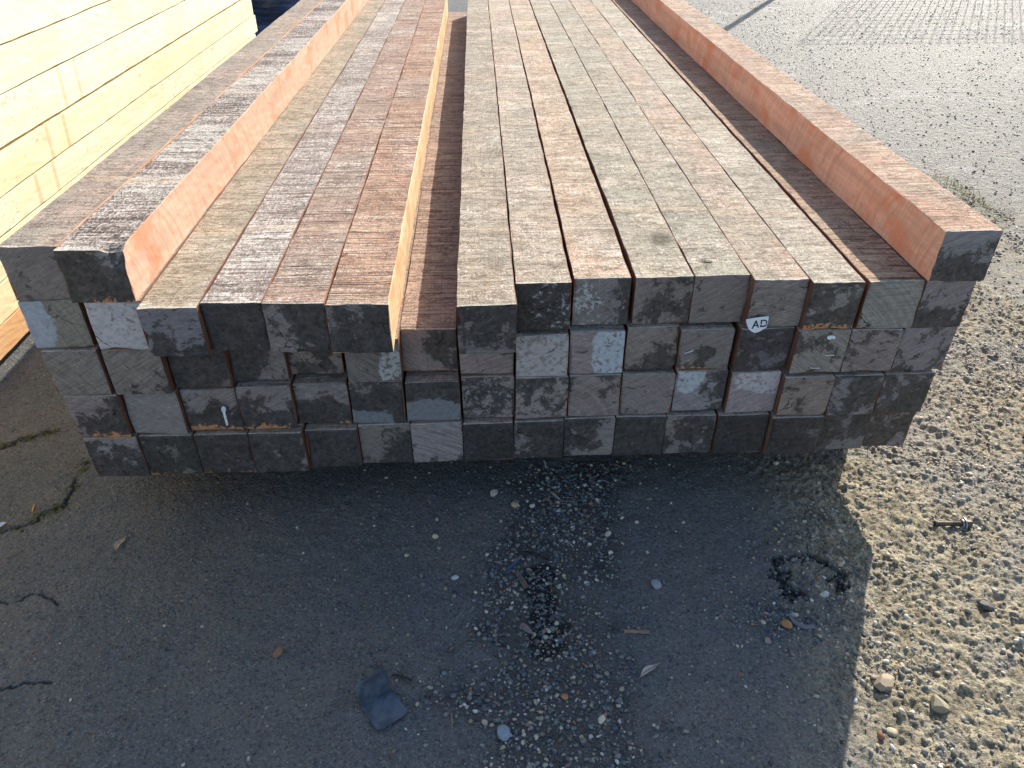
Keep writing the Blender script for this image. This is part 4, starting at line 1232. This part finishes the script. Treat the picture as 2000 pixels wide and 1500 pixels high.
# rusty bolt with washer
def bolt():
    mr = simple('rusty_steel', (.10, .08, .065), .6, .4, 120, .0008)
    mr.node_tree.nodes['Principled BSDF'].inputs['Metallic'].default_value = .4
    mw = simple('grey_washer_steel', (.32, .33, .32), .45, .15, 100, .0003)
    mw.node_tree.nodes['Principled BSDF'].inputs['Metallic'].default_value = .5
    root = bpy.data.objects.new('bolt', None); COL.objects.link(root)
    a, b_ = Vector((*gp(1828, 1018, .012), 0)), Vector((*gp(1897, 1022, .012), 0))
    root.location = (a.x, a.y, hz(a.x, a.y))
    d = (b_ - a); L = d.length; d.normalize()
    z0, z1 = .011, .017
    def at(t): return Vector((d.x * L * t, d.y * L * t, z0 + (z1 - z0) * t))
    V, F = [], []
    rod(V, F, at(0.0), at(.82), .0078, 12)
    for k in range(7): rod(V, F, at(.5 + k * .04), at(.515 + k * .04), .0092, 12)
    mesh_obj('shank', V, F, mr, root)
    V, F = [], []; rod(V, F, at(.0), at(.05), .009, 8); mesh_obj('tip', V, F, mr, root)
    V, F = [], []; rod(V, F, at(.74), at(.77), .0150, 20); rod(V, F, at(.80), at(.835), .0190, 20); mesh_obj('washer', V, F, mw, root)
    V, F = [], []; rod(V, F, at(.85), at(1.0), .0125, 6); mesh_obj('hex_head', V, F, mr, root)
    tag(root, 'rusty bolt with a grey washer lying on the sunlit gravel', 'bolt')
bolt()

# ------------------------------------------------------------------ tag, staples and paper scraps on the end faces
def on_face(px, py, fy):
    """point of the vertical plane y = fy seen at a photo pixel"""
    p, y = R(PITCH), R(YAW)
    fw = np.array([math.sin(y) * math.cos(p), math.cos(y) * math.cos(p), -math.sin(p)])
    r = np.array([math.cos(y), -math.sin(y), 0.0]); u = np.cross(r, fw)
    d = fw + r * (px - 1000) / FPX - u * (py - 750) / FPX
    t = fy / d[1]
    return (float(d[0] * t), CAM[2] + float(d[2] * t))
M_PAPER = simple('white_paper', (.66, .70, .76), .6, .05, 40, .0002)
M_INK = simple('black_ink', (.012, .012, .016), .6, .1, 40, .0001)
M_STEEL = simple('staple_wire', (.72, .73, .74), .35, .05, 40, .0001)
def plate(name, mat, pts, y0, y1, parent=None, bend=0):
    """polygon (x,z) extruded from y0 (back) to y1 (front, smaller y)"""
    n = len(pts)
    V = [(x, y0, z) for x, z in pts] + [(x, y1, z) for x, z in pts]
    F = [tuple(range(n)), tuple(range(2 * n - 1, n - 1, -1))]
    for i in range(n):
        j = (i + 1) % n
        F.append((i, n + i, n + j, j))
    return mesh_obj(name, V, F, mat, parent)
def crop6(X, Y): return (1400 + X / 6.667, 580 + Y / 6.667)
FYT = 1.787
tp = [on_face(*crop6(*q), FYT) for q in ((388, 290), (470, 276), (560, 263), (678, 250), (672, 300), (660, 355), (648, 395), (610, 420), (560, 450), (520, 464), (490, 467), (455, 452), (425, 430), (407, 402), (395, 360), (380, 318))]
cx0, cz0 = on_face(*crop6(530, 360), FYT)
pt = mesh_obj('paper_tag', [(0, 0, 0)], [], M_PAPER, None, (cx0, FYT, cz0))
bpy.data.objects.remove(pt, do_unlink=True)
pt = plate('paper_tag', M_PAPER, [(a - cx0, b_ - cz0) for a, b_ in tp], .0004, 0)
pt.location = (cx0, FYT, cz0)
tag(pt, 'torn white paper tag reading AD stapled across two beam ends', 'paper tag')
def stroke(pts6, w6):
    """thick polyline in tag-picture units -> list of quads as plates"""
    out = []
    for (x1, y1), (x2, y2) in zip(pts6[:-1], pts6[1:]):
        dx, dy = x2 - x1, y2 - y1; l = math.hypot(dx, dy); nx_, ny_ = -dy / l * w6 / 2, dx / l * w6 / 2
        ex_, ey_ = dx / l * w6 * .3, dy / l * w6 * .3
        out.append([(x1 + nx_ - ex_, y1 + ny_ - ey_), (x2 + nx_ + ex_, y2 + ny_ + ey_), (x2 - nx_ + ex_, y2 - ny_ + ey_), (x1 - nx_ - ex_, y1 - ny_ - ey_)])
    return out
def letter(strokes, lab):
    V, F = [], []
    for k, qd in enumerate(strokes):
        n0 = len(V)
        yy = -.0005 - .00006 * k
        pts = [on_face(*crop6(*q), FYT) for q in qd]
        for x, z in pts: V.append((x - cx0, yy, z - cz0))
        for x, z in pts: V.append((x - cx0, yy - .00025, z - cz0))
        F += [(n0, n0 + 1, n0 + 2, n0 + 3), (n0 + 7, n0 + 6, n0 + 5, n0 + 4)]
        for i in range(4):
            j = (i + 1) % 4
            F.append((n0 + i, n0 + 4 + i, n0 + 4 + j, n0 + j))
    return mesh_obj('letter', V, F, M_INK, pt)
letter(stroke([(462, 408), (512, 312)], 17) + stroke([(512, 312), (538, 394)], 17) + stroke([(478, 374), (530, 366)], 14), 'A')
letter(stroke([(572, 386), (583, 306)], 16) + stroke([(578, 306), (630, 302), (650, 318)], 15) + stroke([(648, 312), (645, 362), (622, 377)], 15) + stroke([(628, 377), (568, 383)], 15), 'D')
sq = stroke([(545, 353), (655, 350)], 6)
V, F = [], []
pts = [on_face(*crop6(*q), FYT) for q in sq[0]]
for x, z in pts: V.append((x - cx0, -.0013, z - cz0))
for x, z in pts: V.append((x - cx0, -.0018, z - cz0))
F = [(0, 1, 2, 3), (7, 6, 5, 4)] + [(i, 4 + i, 4 + (i + 1) % 4, (i + 1) % 4) for i in range(4)]
mesh_obj('crease', V, F, M_PAPER, pt)

def staple(a, b_, fy, lab):
    (x1, z1), (x2, z2) = on_face(*a, fy), on_face(*b_, fy)
    V, F = [], []
    rod(V, F, (0, 0, 0), (x2 - x1, 0, z2 - z1), .0011, 8)
    rod(V, F, (0, 0, 0), (0, .006, 0), .0010, 6); rod(V, F, (x2 - x1, 0, z2 - z1), (x2 - x1, .006, z2 - z1), .0010, 6)
    o = mesh_obj('staple', V, F, M_STEEL, None, (x1, fy, z1))
    tag(o, lab, 'staple', 'staples in the beam ends')
staple(crop6(1420, 762), crop6(1530, 760), 1.7695, 'upper of the two staples in the speckled end right of the tag')
staple(crop6(1228, 926), crop6(1332, 928), 1.7695, 'lower of the two staples in the speckled end right of the tag')
staple((1338, 690.5), (1353, 685), 1.8005, 'slanted single staple in the grey end left of the tag')
sp_ = [on_face(*crop6(*q), 1.7705) for q in ((1435, 525), (1455, 505), (1500, 500), (1535, 508), (1548, 530), (1540, 545), (1500, 543), (1470, 556), (1440, 548))]
o = plate('paper_scrap', M_PAPER, [(a - sp_[0][0], b_ - sp_[0][1]) for a, b_ in sp_], .0008, 0)
o.location = (sp_[0][0], 1.7700, sp_[0][1])
tag(o, 'small torn white paper scrap left on the speckled beam end', 'paper scrap')
# dried white drip (part of its beam)
dp = [on_face(x, y, 1.7735) for x, y in ((433, 795), (437, 793), (441, 796), (441.5, 801), (440, 806), (443, 816), (446, 829), (443, 831), (438, 815), (435.5, 805), (432.5, 800))]
o = plate('paint_drip', M_WHITE, [(a - FIT[(2, 3)][0], b_ - ROWZ[1]) for a, b_ in dp], 1.7760 - FIT[(2, 3)][1], 1.7725 - FIT[(2, 3)][1], BEAMS[(2, 3)])

# ------------------------------------------------------------------ moss and weeds
def tufts(name, centres, n, spread, hgt, mat, label):
    V, F = [], []
    for (cx, cy) in centres:
        for _ in range(n):
            x, y = cx + random.gauss(0, spread), cy + random.gauss(0, spread * .7)
            z = hz(x, y); a = random.random() * 6.28; h = hgt * random.uniform(.4, 1.2); wd = .0016
            dx, dy = math.cos(a), math.sin(a); lean = random.uniform(.2, 1.0) * h
            k = len(V)
            V += [(x - dy * wd, y + dx * wd, z), (x + dy * wd, y - dx * wd, z), (x + dx * lean * .5 + dy * wd * .7, y + dy * lean * .5 - dx * wd * .7, z + h * .7), (x + dx * lean, y + dy * lean, z + h)]
            F += [(k, k + 1, k + 2), (k, k + 2, k + 3)]
    o = mesh_obj(name, V, F, mat)
    return tag(o, label, 'moss', kind='stuff')
M_MOSS = simple('moss', (.14, .14, .035), .8, .4, 60, .0005)
pts = []
for c_ in (CRACKS[0], CRACKS[3]):
    for (a, b_) in zip(c_[:-1], c_[1:]):
        for k in range(6):
            t = random.random(); pts.append((a[0] * (1 - t) + b_[0] * t, a[1] * (1 - t) + b_[1] * t))
tufts('moss', pts, 26, .012, .006, M_MOSS, 'olive moss growing in the asphalt cracks at left')
pts = [gp(1835 + 14 * k, 350 + 9 * k) for k in range(8)]
tufts('weeds', pts, 40, .05, .018, simple('dry_grass', (.26, .25, .09), .8, .4, 60, .0005), 'low yellow-green weeds along the right side of the stack')
